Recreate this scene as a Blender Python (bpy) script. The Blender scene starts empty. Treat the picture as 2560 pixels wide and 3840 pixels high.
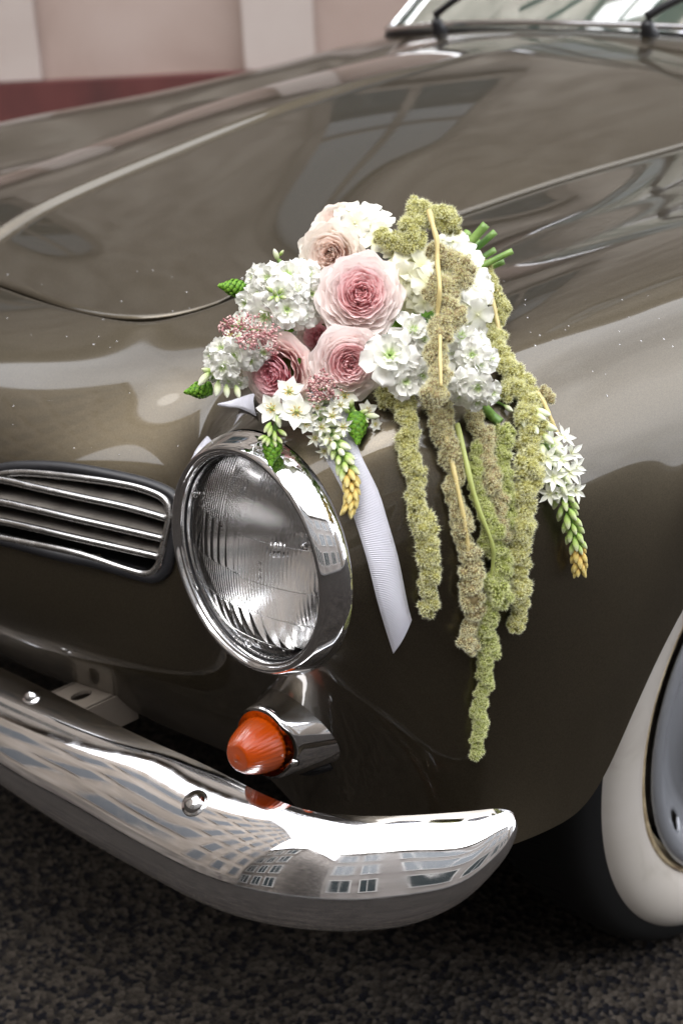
import bpy, bmesh, math, random
import numpy as np
from mathutils import Vector, Matrix
from mathutils.bvhtree import BVHTree
from math import sin, cos, pi, radians, sqrt, atan2

S = bpy.context.scene
COL = S.collection
rnd = random.Random(7)

# ------------------------------------------------------------------ camera
CAM = Vector((0.6255, 1.4129, 1.1416))
PITCH, PSI, ROLL, FMM = radians(23.652), radians(47.921), radians(2.8), 48.64
_v = Vector((cos(PSI), sin(PSI), 0)); _r = Vector((-sin(PSI), cos(PSI), 0)); _up = Vector((0, 0, 1))
BACK = _v * cos(PITCH) + _up * sin(PITCH)
_u = _up * cos(PITCH) - _v * sin(PITCH)
RIGHT = _r * cos(ROLL) - _u * sin(ROLL)
UP = _u * cos(ROLL) + _r * sin(ROLL)
FPX = 2560 * FMM / 24
cd = bpy.data.cameras.new('camera')
cam = bpy.data.objects.new('camera', cd); COL.objects.link(cam)
M = Matrix((RIGHT, UP, BACK)).transposed().to_4x4(); M.translation = CAM
cam.matrix_world = M
cd.sensor_fit = 'HORIZONTAL'; cd.sensor_width = 24; cd.lens = FMM
cd.clip_start = 0.05; cd.clip_end = 400
cd.dof.use_dof = True; cd.dof.focus_distance = 1.10; cd.dof.aperture_fstop = 6.3
S.camera = cam

# ------------------------------------------------------------------ world, sun
w = bpy.data.worlds.new('World'); S.world = w; w.use_nodes = True
nt = w.node_tree; nt.nodes.clear()
SUN_EL, SUN_AZ = radians(64), radians(30)       # azimuth of the sun in the xy plane
sky = nt.nodes.new('ShaderNodeTexSky'); sky.sky_type = 'NISHITA'; sky.sun_disc = False
sky.sun_elevation = SUN_EL; sky.sun_rotation = radians(90) - SUN_AZ
sky.air_density = 1.0; sky.dust_density = 3.0; sky.ozone_density = 1.0
tc = nt.nodes.new('ShaderNodeTexCoord')
nz = nt.nodes.new('ShaderNodeTexNoise'); nz.inputs['Scale'].default_value = 1.6; nz.inputs['Detail'].default_value = 6
cr = nt.nodes.new('ShaderNodeValToRGB')
cr.color_ramp.elements[0].position = 0.36; cr.color_ramp.elements[0].color = (0.45, 0.45, 0.45, 1)
cr.color_ramp.elements[1].position = 0.50; cr.color_ramp.elements[1].color = (1, 1, 1, 1)
mx = nt.nodes.new('ShaderNodeMixRGB'); mx.inputs['Color2'].default_value = (19.2, 19.6, 20.8, 1)
bg = nt.nodes.new('ShaderNodeBackground'); bg.inputs['Strength'].default_value = 0.15
wo = nt.nodes.new('ShaderNodeOutputWorld')
nt.links.new(tc.outputs['Generated'], nz.inputs['Vector']); nt.links.new(nz.outputs['Fac'], cr.inputs['Fac'])
nt.links.new(cr.outputs['Color'], mx.inputs['Fac']); nt.links.new(sky.outputs['Color'], mx.inputs['Color1'])
nt.links.new(mx.outputs['Color'], bg.inputs['Color']); nt.links.new(bg.outputs['Background'], wo.inputs['Surface'])
sl = bpy.data.lights.new('sun', 'SUN'); sl.energy = 1.1; sl.angle = radians(40); sl.color = (1, 0.96, 0.9)
so = bpy.data.objects.new('sun', sl); COL.objects.link(so)
sd = Vector((cos(SUN_EL) * cos(SUN_AZ), cos(SUN_EL) * sin(SUN_AZ), sin(SUN_EL)))
so.rotation_euler = sd.to_track_quat('Z', 'Y').to_euler(); so.location = (0, 0, 8)
S.view_settings.view_transform = 'Standard'; S.view_settings.look = 'None'
S.view_settings.exposure = 0.65; S.view_settings.gamma = 1.0; S.view_settings.use_curve_mapping = False
S.cycles.use_denoising = True
S.cycles.max_bounces = 12; S.cycles.transmission_bounces = 12; S.cycles.glossy_bounces = 6
S.cycles.diffuse_bounces = 4
S.cycles.blur_glossy = 0.2

# ------------------------------------------------------------------ helpers
def link(name, me, parent=None, label=None):
    o = bpy.data.objects.new(name, me); COL.objects.link(o)
    if parent is not None:
        o.parent = parent
        o.matrix_parent_inverse = WORLD[parent.name].inverted()
        WORLD[o.name] = Matrix.Identity(4)
    if label: o['label'] = label
    return o
WORLD = {}
def thing(name, label, cat, loc=(0, 0, 0), group=None):
    o = bpy.data.objects.new(name, None); COL.objects.link(o); o.location = loc; o.empty_display_size = 0.1
    o['label'] = label; o['category'] = cat
    if group: o['group'] = group
    WORLD[o.name] = Matrix.Translation(loc)
    return o
def mesh(name, verts, faces, mat=None, smooth=True):
    me = bpy.data.meshes.new(name)
    me.from_pydata([tuple(map(float, v)) for v in verts], [], faces)
    if smooth: me.polygons.foreach_set('use_smooth', [True] * len(me.polygons))
    if mat: me.materials.append(mat)
    me.update()
    return me
def place(o, parent, mat4):
    """give a part of `parent` (anywhere down the tree) a world matrix"""
    o.parent = parent
    o.matrix_parent_inverse = WORLD[parent.name].inverted()
    o.matrix_basis = mat4
    WORLD[o.name] = mat4.copy()
def inst(name, me, parent, mat4, label=None):
    o = bpy.data.objects.new(name, me); COL.objects.link(o); place(o, parent, mat4)
    if label: o['label'] = label
    return o
def join(parts):
    V, F = [], []
    for v, f in parts:
        n = len(V); V += [tuple(p) for p in v]; F += [tuple(i + n for i in q) for q in f]
    return V, F
def catmull(pts, n, closed=False):
    P = [Vector(p) for p in pts]; out = []
    m = len(P); segs = m if closed else m - 1
    for i in range(segs):
        if closed: a, b, c, d = P[(i - 1) % m], P[i], P[(i + 1) % m], P[(i + 2) % m]
        else: a, b, c, d = P[max(i - 1, 0)], P[i], P[i + 1], P[min(i + 2, m - 1)]
        for k in range(n):
            t = k / n
            out.append(0.5 * ((2 * b) + (c - a) * t + (2 * a - 5 * b + 4 * c - d) * t * t + (3 * b - a - 3 * c + d) * t ** 3))
    if not closed: out.append(P[-1].copy())
    return out
def tube(path, rad, seg=8, closed=False, cap=True, flat=1.0, upv=None):
    n = len(path); V = []; F = []
    R = rad if callable(rad) else (lambda t: rad)
    prev = None
    for i, p in enumerate(path):
        a = path[(i - 1) % n] if closed else path[max(i - 1, 0)]
        b = path[(i + 1) % n] if closed else path[min(i + 1, n - 1)]
        t = (b - a).normalized()
        ref = upv if upv is not None else (prev if prev is not None else (Vector((0, 0, 1)) if abs(t.z) < .9 else Vector((1, 0, 0))))
        x = (ref - t * ref.dot(t)).normalized(); prev = x; y = t.cross(x)
        r = R(i / max(n - 1, 1))
        for k in range(seg):
            an = 2 * pi * k / seg
            V.append(p + x * cos(an) * r + y * sin(an) * r * flat)
    for i in range(n if closed else n - 1):
        j = (i + 1) % n
        for k in range(seg):
            F.append((i * seg + k, i * seg + (k + 1) % seg, j * seg + (k + 1) % seg, j * seg + k))
    if cap and not closed:
        F.append(tuple(range(seg - 1, -1, -1))); F.append(tuple((n - 1) * seg + k for k in range(seg)))
    return V, F
def grid(fn, nu, nv, closed_u=False):
    V = [fn(i / nu, j / nv) for i in range(nu + (0 if closed_u else 1)) for j in range(nv + 1)]
    F = []; c = nv + 1; nn = nu if closed_u else nu + 1
    for i in range(nu):
        ii = (i + 1) % nn
        for j in range(nv): F.append((i * c + j, ii * c + j, ii * c + j + 1, i * c + j + 1))
    return V, F
def lathe(prof, seg, frame):
    """prof: (axial, radius); frame: origin, axis, x, y"""
    o, ax, x, y = frame; V = []; F = []
    n = len(prof)
    for (a, r) in prof:
        for k in range(seg):
            t = 2 * pi * k / seg
            V.append(o + ax * a + (x * cos(t) + y * sin(t)) * r)
    for i in range(n - 1):
        for k in range(seg):
            F.append((i * seg + k, (i + 1) * seg + k, (i + 1) * seg + (k + 1) % seg, i * seg + (k + 1) % seg))
    return V, F
def box(c, s, rot=0.0):
    c = Vector(c); V = []
    for x in (-.5, .5):
        for y in (-.5, .5):
            for z in (-.5, .5):
                px, py = x * s[0], y * s[1]
                V.append((c.x + px * cos(rot) - py * sin(rot), c.y + px * sin(rot) + py * cos(rot), c.z + z * s[2]))
    return V, [(0, 1, 3, 2), (4, 6, 7, 5), (0, 4, 5, 1), (2, 3, 7, 6), (0, 2, 6, 4), (1, 5, 7, 3)]
def ray(px, py):
    return (-BACK + RIGHT * ((px - 1280) / FPX) - UP * ((py - 1920) / FPX)).normalized()
def on_plane(px, py, axis, val):
    d = ray(px, py); i = 'XYZ'.index(axis)
    return CAM + d * ((val - CAM[i]) / d[i])
def frame_from(axis, ref=Vector((0, 0, 1))):
    z = axis.normalized(); x = ref.cross(z)
    if x.length < 1e-3: x = Vector((1, 0, 0)).cross(z)
    x.normalize(); y = z.cross(x)
    return x, y, z
def mat_from(pos, axis, spin=0.0, sc=1.0):
    x, y, z = frame_from(axis)
    x2 = x * cos(spin) + y * sin(spin); y2 = z.cross(x2)
    m = Matrix((x2 * sc, y2 * sc, z * sc)).transposed().to_4x4(); m.translation = pos
    return m

# ------------------------------------------------------------------ materials
def P(name, col, rough=.5, metal=0., **kw):
    m = bpy.data.materials.new(name); m.use_nodes = True
    b = m.node_tree.nodes['Principled BSDF']
    b.inputs['Base Color'].default_value = (*col, 1); b.inputs['Roughness'].default_value = rough
    b.inputs['Metallic'].default_value = metal
    for k, v in kw.items(): b.inputs[k.replace('_', ' ')].default_value = v
    return m
def nodes(m): return m.node_tree, m.node_tree.nodes['Principled BSDF']
def noise(nt, scale, detail=4, src='Object', dist=0.0):
    t = nt.nodes.new('ShaderNodeTexCoord'); n = nt.nodes.new('ShaderNodeTexNoise')
    n.inputs['Scale'].default_value = scale; n.inputs['Detail'].default_value = detail; n.inputs['Distortion'].default_value = dist
    nt.links.new(t.outputs[src], n.inputs['Vector']); return n
def ramp(nt, src, stops):
    r = nt.nodes.new('ShaderNodeValToRGB'); e = r.color_ramp.elements
    while len(e) < len(stops): e.new(0.5)
    for k, (p, c) in enumerate(stops):
        e[k].position = p; e[k].color = (*c, 1) if len(c) == 3 else c
    nt.links.new(src, r.inputs['Fac']); return r
def bump(nt, b, src, strength, dist=.001):
    bp = nt.nodes.new('ShaderNodeBump'); bp.inputs['Strength'].default_value = strength; bp.inputs['Distance'].default_value = dist
    nt.links.new(src, bp.inputs['Height']); nt.links.new(bp.outputs['Normal'], b.inputs['Normal'])

MAT = {}
def build_materials():
    m = P('car_paint', (.13, .105, .075), .40, .92, Coat_IOR=1.46, Coat_Weight=1.0, Coat_Roughness=.025)
    t, b = nodes(m)
    n = noise(t, 900, 2); r = ramp(t, n.outputs['Fac'], [(.35, (.070, .057, .037)), (.65, (.094, .077, .051))])
    t.links.new(r.outputs['Color'], b.inputs['Base Color'])
    n2 = noise(t, 7, 4, dist=.6); r2 = ramp(t, n2.outputs['Fac'], [(.45, (.018,) * 3), (.75, (.07,) * 3)])
    t.links.new(r2.outputs['Color'], b.inputs['Coat Roughness'])
    MAT['paint'] = m
    m = P('chrome', (.82, .82, .83), .05, 1.0); t, b = nodes(m)
    n = noise(t, 60, 5); r = ramp(t, n.outputs['Fac'], [(.4, (.03,) * 3), (.8, (.13,) * 3)])
    t.links.new(r.outputs['Color'], b.inputs['Roughness'])
    n = noise(t, 14, 3); bump(t, b, n.outputs['Fac'], .05, .002)
    MAT['chrome'] = m
    m = P('worn_chrome', (.40, .39, .38), .26, 1.0); t, b = nodes(m)
    n = noise(t, 90, 6); r = ramp(t, n.outputs['Fac'], [(.35, (.14,) * 3), (.75, (.38,) * 3)])
    t.links.new(r.outputs['Color'], b.inputs['Roughness']); MAT['worn'] = m
    m = P('dull_steel', (.10, .085, .075), .5, .25); t, b = nodes(m)
    n = noise(t, 40, 6); r = ramp(t, n.outputs['Fac'], [(.3, (.16, .145, .13)), (.75, (.34, .31, .28))])
    t.links.new(r.outputs['Color'], b.inputs['Base Color']); MAT['dull'] = m
    MAT['bracket'] = P('bracket_paint', (.17, .145, .12), .4, .3)
    MAT['rubber'] = P('black_rubber', (.012, .012, .014), .42)
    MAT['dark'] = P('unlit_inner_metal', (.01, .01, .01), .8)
    MAT['glass'] = P('clear_glass', (1, 1, 1), .01, 0, Transmission_Weight=1.0, IOR=1.46)
    MAT['reflector'] = P('mirror_reflector', (.95, .95, .95), .16, 1.0)
    m = P('window_glass', (.32, .46, .37), .02, 0, Specular_IOR_Level=.25, Transmission_Weight=.85, IOR=1.45); MAT['screen'] = m
    m = P('amber_plastic', (.52, .068, .0), .26, 0, Specular_IOR_Level=.15, Transmission_Weight=.45, IOR=1.48); MAT['amber'] = m
    MAT['amber_core'] = P('amber_inner', (.35, .07, .0), .4)
    # tyre
    MAT['tyre'] = P('tyre_rubber', (.006, .006, .006), .8, 0, Specular_IOR_Level=.2)
    m = P('whitewall_rubber', (.55, .51, .46), .45); t, b = nodes(m)
    n = noise(t, 9, 7, dist=1.0); r = ramp(t, n.outputs['Fac'], [(.22, (.27, .24, .205)), (.42, (.39, .36, .32)), (.8, (.43, .40, .365))])
    t.links.new(r.outputs['Color'], b.inputs['Base Color']); MAT['white'] = m
    m = P('rim_paint', (.25, .26, .28), .32, .35, Coat_Weight=.6); MAT['rim'] = m
    m = P('rim_cream', (.50, .40, .24), .45); t, b = nodes(m)
    n = noise(t, 30, 6); r = ramp(t, n.outputs['Fac'], [(.35, (.2, .14, .08)), (.6, (.5, .41, .26))])
    t.links.new(r.outputs['Color'], b.inputs['Base Color']); MAT['cream'] = m
    # ribbon
    m = P('white_ribbon', (.64, .64, .71), .5, 0, Sheen_Weight=.3); MAT['ribbon'] = m
    # plants: colours stored along each petal, tuft bases darkened as gap shade (attribute 't': 0 base, 1 tip)
    def petal(name, stops, trans=.2, rough=.5, var=.0, nscale=120):
        m = bpy.data.materials.new(name); m.use_nodes = True; t = m.node_tree; b = t.nodes['Principled BSDF']
        b.inputs['Roughness'].default_value = rough
        b.inputs['Specular IOR Level'].default_value = .3
        at = t.nodes.new('ShaderNodeAttribute'); at.attribute_name = 't'
        n = noise(t, nscale, 3)
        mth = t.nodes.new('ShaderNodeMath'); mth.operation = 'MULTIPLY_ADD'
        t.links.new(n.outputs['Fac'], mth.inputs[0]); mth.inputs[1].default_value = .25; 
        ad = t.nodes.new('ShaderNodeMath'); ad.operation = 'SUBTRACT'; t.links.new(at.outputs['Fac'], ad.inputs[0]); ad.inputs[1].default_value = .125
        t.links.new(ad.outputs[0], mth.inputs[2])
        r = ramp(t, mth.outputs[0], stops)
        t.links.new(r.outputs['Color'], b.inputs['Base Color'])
        tr = t.nodes.new('ShaderNodeBsdfTranslucent'); t.links.new(r.outputs['Color'], tr.inputs['Color'])
        ms = t.nodes.new('ShaderNodeMixShader'); ms.inputs['Fac'].default_value = trans
        t.links.new(b.outputs['BSDF'], ms.inputs[1]); t.links.new(tr.outputs['BSDF'], ms.inputs[2])
        t.links.new(ms.outputs['Shader'], t.nodes['Material Output'].inputs['Surface'])
        return m
    MAT['rose_outer'] = petal('blush_petal', [(0, (.96, .64, .63)), (.45, (.97, .81, .79)), (.85, (.98, .89, .86))], .34)
    MAT['rose_inner'] = petal('pink_petal', [(0, (.98, .50, .54)), (.45, (.98, .64, .66)), (.9, (.98, .80, .79))], .4)
    MAT['pale_outer'] = petal('cream_blush_petal', [(0, (.96, .70, .60)), (.5, (.98, .86, .77)), (.9, (.98, .92, .85))], .34)
    MAT['pale_inner'] = petal('peach_petal', [(0, (.97, .62, .54)), (.45, (.98, .80, .72)), (.9, (.98, .89, .82))], .4)
    MAT['deep_outer'] = petal('rose_pink_petal', [(0, (.94, .54, .56)), (.5, (.96, .74, .72)), (.9, (.97, .84, .80))], .34)
    MAT['deep_inner'] = petal('deep_pink_petal', [(0, (.90, .24, .36)), (.45, (.95, .44, .53)), (.9, (.97, .68, .70))], .4)
    MAT['stock'] = petal('white_petal', [(0, (.36, .56, .12)), (.18, (.74, .84, .50)), (.34, (.90, .90, .83)), (1, (.915, .905, .86))])
    MAT['hydra'] = petal('cream_petal', [(0, (.72, .72, .36)), (.4, (.83, .82, .58)), (1, (.87, .86, .70))])
    MAT['hydra_white'] = petal('ivory_petal', [(0, (.76, .76, .48)), (.4, (.86, .86, .72)), (1, (.89, .88, .80))])
    MAT['star'] = petal('star_petal', [(0, (.60, .62, .25)), (.25, (.84, .85, .72)), (1, (.88, .88, .84))])
    MAT['bud'] = petal('green_bud', [(0, (.22, .40, .05)), (.5, (.42, .55, .16)), (1, (.78, .80, .55))], .15)
    MAT['budw'] = petal('white_bud', [(0, (.35, .52, .12)), (.4, (.70, .76, .45)), (1, (.84, .86, .72))], .2)
    MAT['budy'] = petal('tan_bud', [(0, (.45, .22, .05)), (.5, (.66, .50, .14)), (1, (.72, .62, .28))], .15)
    MAT['scale'] = petal('green_scale', [(0, (.05, .14, .01)), (.6, (.17, .38, .03)), (1, (.36, .54, .10))], .15)
    MAT['tuft_a'] = petal('yellow_green_tuft', [(0, (.30, .28, .07)), (.35, (.86, .84, .36)), (.8, (.99, .98, .72))], .2, nscale=60)  # dark base stop of the tufts paints the shade between spikes
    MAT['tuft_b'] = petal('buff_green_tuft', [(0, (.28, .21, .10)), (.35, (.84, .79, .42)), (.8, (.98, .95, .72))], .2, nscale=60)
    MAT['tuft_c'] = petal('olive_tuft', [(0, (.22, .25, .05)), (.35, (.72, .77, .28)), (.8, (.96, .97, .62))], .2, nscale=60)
    MAT['astilbe'] = petal('dusky_pink_floret', [(0, (.42, .16, .16)), (.5, (.72, .40, .40)), (1, (.94, .76, .68))], .2, nscale=200)
    MAT['heart'] = P('rose_heart', (.40, .20, .06), .8)
    MAT['stamen'] = P('yellow_stamen', (.62, .42, .10), .6)
    m = P('green_stem', (.16, .29, .06), .38); t, b = nodes(m)
    n = noise(t, 40, 4); r = ramp(t, n.outputs['Fac'], [(.35, (.09, .20, .035)), (.65, (.25, .38, .10))])
    t.links.new(r.outputs['Color'], b.inputs['Base Color']); MAT['stem'] = m
    MAT['stem_y'] = P('straw_stem', (.58, .47, .20), .5)
    MAT['stem_g'] = P('pale_green_stem', (.36, .40, .12), .45)
    # setting
    m = P('asphalt', (.05, .05, .05), .9, 0, Specular_IOR_Level=.08); t, b = nodes(m)
    tcd = t.nodes.new('ShaderNodeTexCoord'); vo = t.nodes.new('ShaderNodeTexVoronoi'); vo.inputs['Scale'].default_value = 150
    t.links.new(tcd.outputs['Object'], vo.inputs['Vector'])
    r = ramp(t, vo.outputs['Color'], [(.28, (.007, .007, .009)), (.500, (.026, .022, .018)), (.850, (.052, .044, .036))])
    n = noise(t, 5, 6); mixn = t.nodes.new('ShaderNodeMixRGB'); mixn.blend_type = 'MULTIPLY'; mixn.inputs['Fac'].default_value = .6
    rr = ramp(t, n.outputs['Fac'], [(.35, (.45,) * 3), (.65, (1.3,) * 3)])
    t.links.new(r.outputs['Color'], mixn.inputs['Color1']); t.links.new(rr.outputs['Color'], mixn.inputs['Color2'])
    t.links.new(mixn.outputs['Color'], b.inputs['Base Color'])
    bump(t, b, vo.outputs['Distance'], 1.0, .004); MAT['asphalt'] = m
    def wallm(name, a, bb, c, scale):
        m = P(name, bb, .85); t, b = nodes(m); n = noise(t, scale, 8, dist=.4)
        r = ramp(t, n.outputs['Fac'], [(.3, a), (.5, bb), (.68, c)]); t.links.new(r.outputs['Color'], b.inputs['Base Color'])
        bump(t, b, n.outputs['Fac'], .5, .01); return m
    MAT['plaster'] = wallm('pink_plaster', (.234, .168, .140), (.328, .250, .215), (.367, .289, .254), 1.3)
    MAT['pilaster'] = wallm('pale_plaster', (.336, .272, .240), (.400, .340, .308), (.432, .376, .344), 1.6)
    MAT['plinth'] = wallm('maroon_plinth', (.056, .016, .014), (.088, .022, .019), (.104, .032, .027), 3)
    MAT['stone'] = wallm('grey_stone', (.197, .168, .139), (.312, .271, .230), (.410, .369, .316), 3.5)
    MAT['stone_d'] = wallm('brown_stone', (.10, .08, .07), (.17, .145, .12), (.26, .225, .19), 2)
    MAT['bldg'] = wallm('grey_render', (.24, .21, .19), (.32, .29, .26), (.38, .345, .315), .8)
    MAT['ochre'] = wallm('ochre_render', (.20, .165, .13), (.30, .25, .20), (.37, .32, .27), 1.2)
    MAT['pane'] = P('pane_glass', (.03, .045, .05), .03, 0, Coat_Weight=1.0)
    MAT['dullpane'] = P('matt_pane', (.07, .075, .08), .5)  # panes kept dark and matt so less sky mirrors in the bumper
    MAT['winframe'] = P('window_paint', (.6, .58, .54), .5)
    MAT['pave'] = wallm('paving', (.10, .095, .09), (.16, .15, .14), (.21, .20, .185), 4)
    MAT['seat'] = P('seat_cloth', (.08, .06, .045), .7)
build_materials()

# ------------------------------------------------------------------ ground
def structure(name, v, f, mat, smooth=False):
    o = link(name, mesh(name, v, f, mat, smooth)); o['kind'] = 'structure'; return o
structure('road', [(-60, -60, 0), (60, -60, 0), (60, 60, 0), (-60, 60, 0)], [(0, 1, 2, 3)], MAT['asphalt'])
VX, RX = _v, _r                      # street axes: VX from the wall towards the camera, RX along the wall
C0 = Vector((CAM.x, CAM.y, 0))
def st(a, b, z=0):                   # a along the wall (to the right), b distance beyond the camera (towards the wall)
    return C0 + RX * a - VX * b + Vector((0, 0, z))
def sbox(a0, a1, b0, b1, z0, z1):
    V = [st(a, b, z) for a in (a0, a1) for b in (b0, b1) for z in (z0, z1)]
    return V, [(0, 1, 3, 2), (4, 6, 7, 5), (0, 4, 5, 1), (2, 3, 7, 6), (0, 2, 6, 4), (1, 5, 7, 3)]
v, f = sbox(-30, 30, 4.7, 5.42, 0.004, .12); structure('pavement', v, f, MAT['pave'])
v, f = sbox(-30, 30, 4.55, 4.7, 0.004, .125); structure('kerb', v, f, MAT['stone_d'])
v, f = sbox(-30, 30, -7.4, -5.6, 0.004, .12); structure('pavement', v, f, MAT['pave'])

# wall building behind the car
def building_wall():
    WD = 5.42
    B = thing('wall_building', 'pink plastered building with pale pilasters over a maroon plinth behind the car', 'building', tuple(st(0, WD + 4)))
    def part(name, a, mat, label=None): 
        o = link(name, mesh(name, *a, mat, False), B, label); return o
    part('wall', sbox(-22, 22, WD, WD + 8, .12, 1.75), MAT['plaster'])
    part('plinth', sbox(-22, 22, WD - .09, WD - .003, .12, .595), MAT['plinth'], 'maroon painted plinth')
    part('upper_wall', sbox(-22, 22, WD + .1, WD + 8, 1.87, 8.4), MAT['stone'])
    part('cornice', sbox(-22, 22, WD - .10, WD + 8, 1.752, 1.868), MAT['stone_d'])
    part('cornice', sbox(-22, 22, WD - .35, WD + 8, 8.4, 8.8), MAT['stone_d'])
    # pilasters, 1.04 m apart
    me = None
    for k in range(-14, 15):
        a = -1.165 + k * 1.02
        if abs(a) > 8 and k % 2: continue
        part('pilaster', sbox(a - .13, a + .13, WD - .055, WD - .002, .60, 1.74), MAT['pilaster'])
    for row, z0 in enumerate((2.35, 5.9)):
        for k in range(-5, 6):
            a = k * 2.6 + .4
            H = 1.5
            # arched window: frame ring proud of the wall, pane set back
            arc = [(a - .42, z0), (a + .42, z0)] + [(a + .42 * cos(t), z0 + H + .35 * sin(t)) for t in [pi * q / 10 for q in range(11)]]
            n = len(arc)
            ff = [(sum(0 for _ in ()), )]
            V = [st(x, WD + .06, z) for x, z in arc]
            fr = mesh('pane', V, [tuple(range(n))], MAT['pane'], False)
            ce = (a, z0 + H * .55)
            outer = [(ce[0] + (x - ce[0]) * 1.22, ce[1] + (z - ce[1]) * 1.1) for x, z in arc]
            V2 = [st(x, WD + .02, z) for x, z in arc] + [st(x, WD + .02, z) for x, z in outer] + [st(x, WD + .1, z) for x, z in outer] + [st(x, WD + .1, z) for x, z in arc]
            F2 = []
            for i in range(n):
                j = (i + 1) % n
                F2 += [(i, j, n + j, n + i), (n + i, n + j, 2 * n + j, 2 * n + i), (i, 3 * n + i, 3 * n + j, j)]
            wf = link('window', mesh('window', V2, F2, MAT['stone_d'], False), B)
            p = link('pane', fr, wf)
            bars = join([sbox(a - .03, a + .03, WD + .03, WD + .055, z0, z0 + H + .3), sbox(a - .42, a + .42, WD + .03, WD + .055, z0 + H * .6, z0 + H * .6 + .05)])
            link('glazing_bar', mesh('glazing_bar', *bars, MAT['stone_d'], False), wf)
    # courses of stone on the upper wall
building_wall()
def end_building():
    B = thing('street_building', 'ochre and cream fronted building closing the street on the left, seen only in the bumper', 'building', tuple(st(-16, -2)))
    def bx(a0, a1, b0, b1, z0, z1, mat, nm, par=None, kind=None):
        return link(nm, mesh(nm, *sbox(a0, a1, b0, b1, z0, z1), mat, False), par or B)
    bx(-18, -9.0, -5.4, 4.4, .12, 17.5, MAT['ochre'], 'wall'); bx(-18, -8.7, -5.5, 4.45, 17.5, 17.9, MAT['stone'], 'cornice'); bx(-8.997, -8.85, -5.4, 4.4, .12, 1.3, MAT['stone_d'], 'plinth')
    for i in range(6):
        for j in range(7):
            b = -4.6 + i * 1.55; z = 1.8 + j * 2.3
            w_ = bx(-8.997, -8.88, b - .42, b + .42, z - .1, z + 1.55, MAT['stone'], 'window'); bx(-8.878, -8.86, b - .34, b + .34, z, z + 1.45, MAT['dullpane'], 'pane', w_)
def far_building(name, label, a0, a1, b, h, mat, cols, rows, face=1):
    B = thing(name, label, 'building', tuple(st((a0 + a1) / 2, b - 4)))
    link('wall', mesh('wall', *sbox(a0, a1, b - 8, b, .12, h), mat, False), B)
    link('cornice', mesh('cornice', *sbox(a0 - .1, a1 + .1, b - 8, b + .35, h, h + .35), MAT['stone_d'], False), B)
    base = None
    for i in range(cols):
        for j in range(rows):
            a = a0 + (i + .5) * (a1 - a0) / cols; z = 1.1 + j * (h - .6) / rows
            ww, hh = .55, min(1.9, (h - .6) / rows * .62)
            fr = join([sbox(a - ww - .12, a + ww + .12, b + .003, b + .09, z - .14, z - .02), sbox(a - ww - .1, a - ww, b + .003, b + .06, z - .02, z + hh),
                       sbox(a + ww, a + ww + .1, b + .003, b + .06, z - .02, z + hh), sbox(a - ww - .1, a + ww + .1, b + .003, b + .07, z + hh, z + hh + .12),
                       sbox(a - .03, a + .03, b + .01, b + .045, z - .02, z + hh)])
            wnd = link('window', mesh('window', *fr, MAT['winframe'], False), B)
            link('pane', mesh('pane', *sbox(a - ww, a + ww, b + .003, b + .02, z - .02, z + hh), MAT['pane'], False), wnd)
far_building('street_building', 'grey rendered building with paired windows across the street, mirrored in the bumper tip', -3.5, 9.5, -7.4, 9.5, MAT['bldg'], 7, 3)
far_building('street_building', 'taller brown stone building across the street, mirrored in the chrome', -19, -6.0, -7.4, 12.0, MAT['stone_d'], 7, 4)
far_building('street_building', 'pale stone block at the far right end of the street side, mirrored in the wing', 13.0, 24, -7.4, 8.0, MAT['stone'], 6, 3)

end_building()
# ------------------------------------------------------------------ car body
CAR = thing('car', 'taupe brown vintage coupe with chrome bumper and round headlight carrying a bouquet', 'car', (-.9, 0, 0))
def lerp_tab(x, tab):
    xs = [t[0] for t in tab]; ys = [t[1] for t in tab]
    o = np.argsort(xs); return float(np.interp(x, np.array(xs)[o], np.array(ys)[o]))
def smooth_tab(tab):
    tab = sorted(tab); xs = np.array([t[0] for t in tab]); ys = np.array([t[1] for t in tab])
    n = len(xs); h = np.diff(xs); A = np.zeros((n, n)); rhs = np.zeros(n)
    A[0, 0] = A[-1, -1] = 1
    for i in range(1, n - 1):
        A[i, i - 1] = h[i - 1]; A[i, i] = 2 * (h[i - 1] + h[i]); A[i, i + 1] = h[i]
        rhs[i] = 6 * ((ys[i + 1] - ys[i]) / h[i] - (ys[i] - ys[i - 1]) / h[i - 1])
    m2 = np.linalg.solve(A, rhs)
    def f(x):
        x = min(max(x, xs[0]), xs[-1]); i = min(max(int(np.searchsorted(xs, x)) - 1, 0), n - 2)
        a = (xs[i + 1] - x) / h[i]; b = (x - xs[i]) / h[i]
        return a * ys[i] + b * ys[i + 1] + ((a ** 3 - a) * m2[i] + (b ** 3 - b) * m2[i + 1]) * h[i] ** 2 / 6
    return f
SPINE = smooth_tab([(-.088, .789), (-.15, .818), (-.25, .846), (-.381, .870), (-.55, .898), (-.75, .921), (-1.0, .936), (-1.3, .945)])
EDGE = smooth_tab([(-.08, .768), (-.13, .777), (-.2, .792), (-.3, .803), (-.42, .810), (-.525, .816), (-.68, .830), (-.9, .842), (-1.05, .853), (-1.3, .875)])
HALF = smooth_tab([(-.088, .355), (-.25, .357), (-.525, .362), (-.68, .378), (-.9, .400), (-1.1, .425), (-1.3, .46)])
def hood_z(x, y):
    wd = HALF(x); q = min(abs(y) / wd, 1.15); sp, ed = SPINE(x), EDGE(x)
    if y >= 0: g = .34 * (sqrt(q * q + .0006) - .0245) / .976 + .66 * q ** 2.5
    else: g = .03 * q + .97 * q ** 3.0
    glint_ridge = .0088 * math.exp(-(y / .0110) ** 2) * min(1, max(0, (-.10 - x) / .05)) * min(1, max(0, (x + 1.02) / .35))  # small ridge added along the centreline to catch a bright line of sky
    return sp - (sp - ed) * g + glint_ridge
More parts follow.
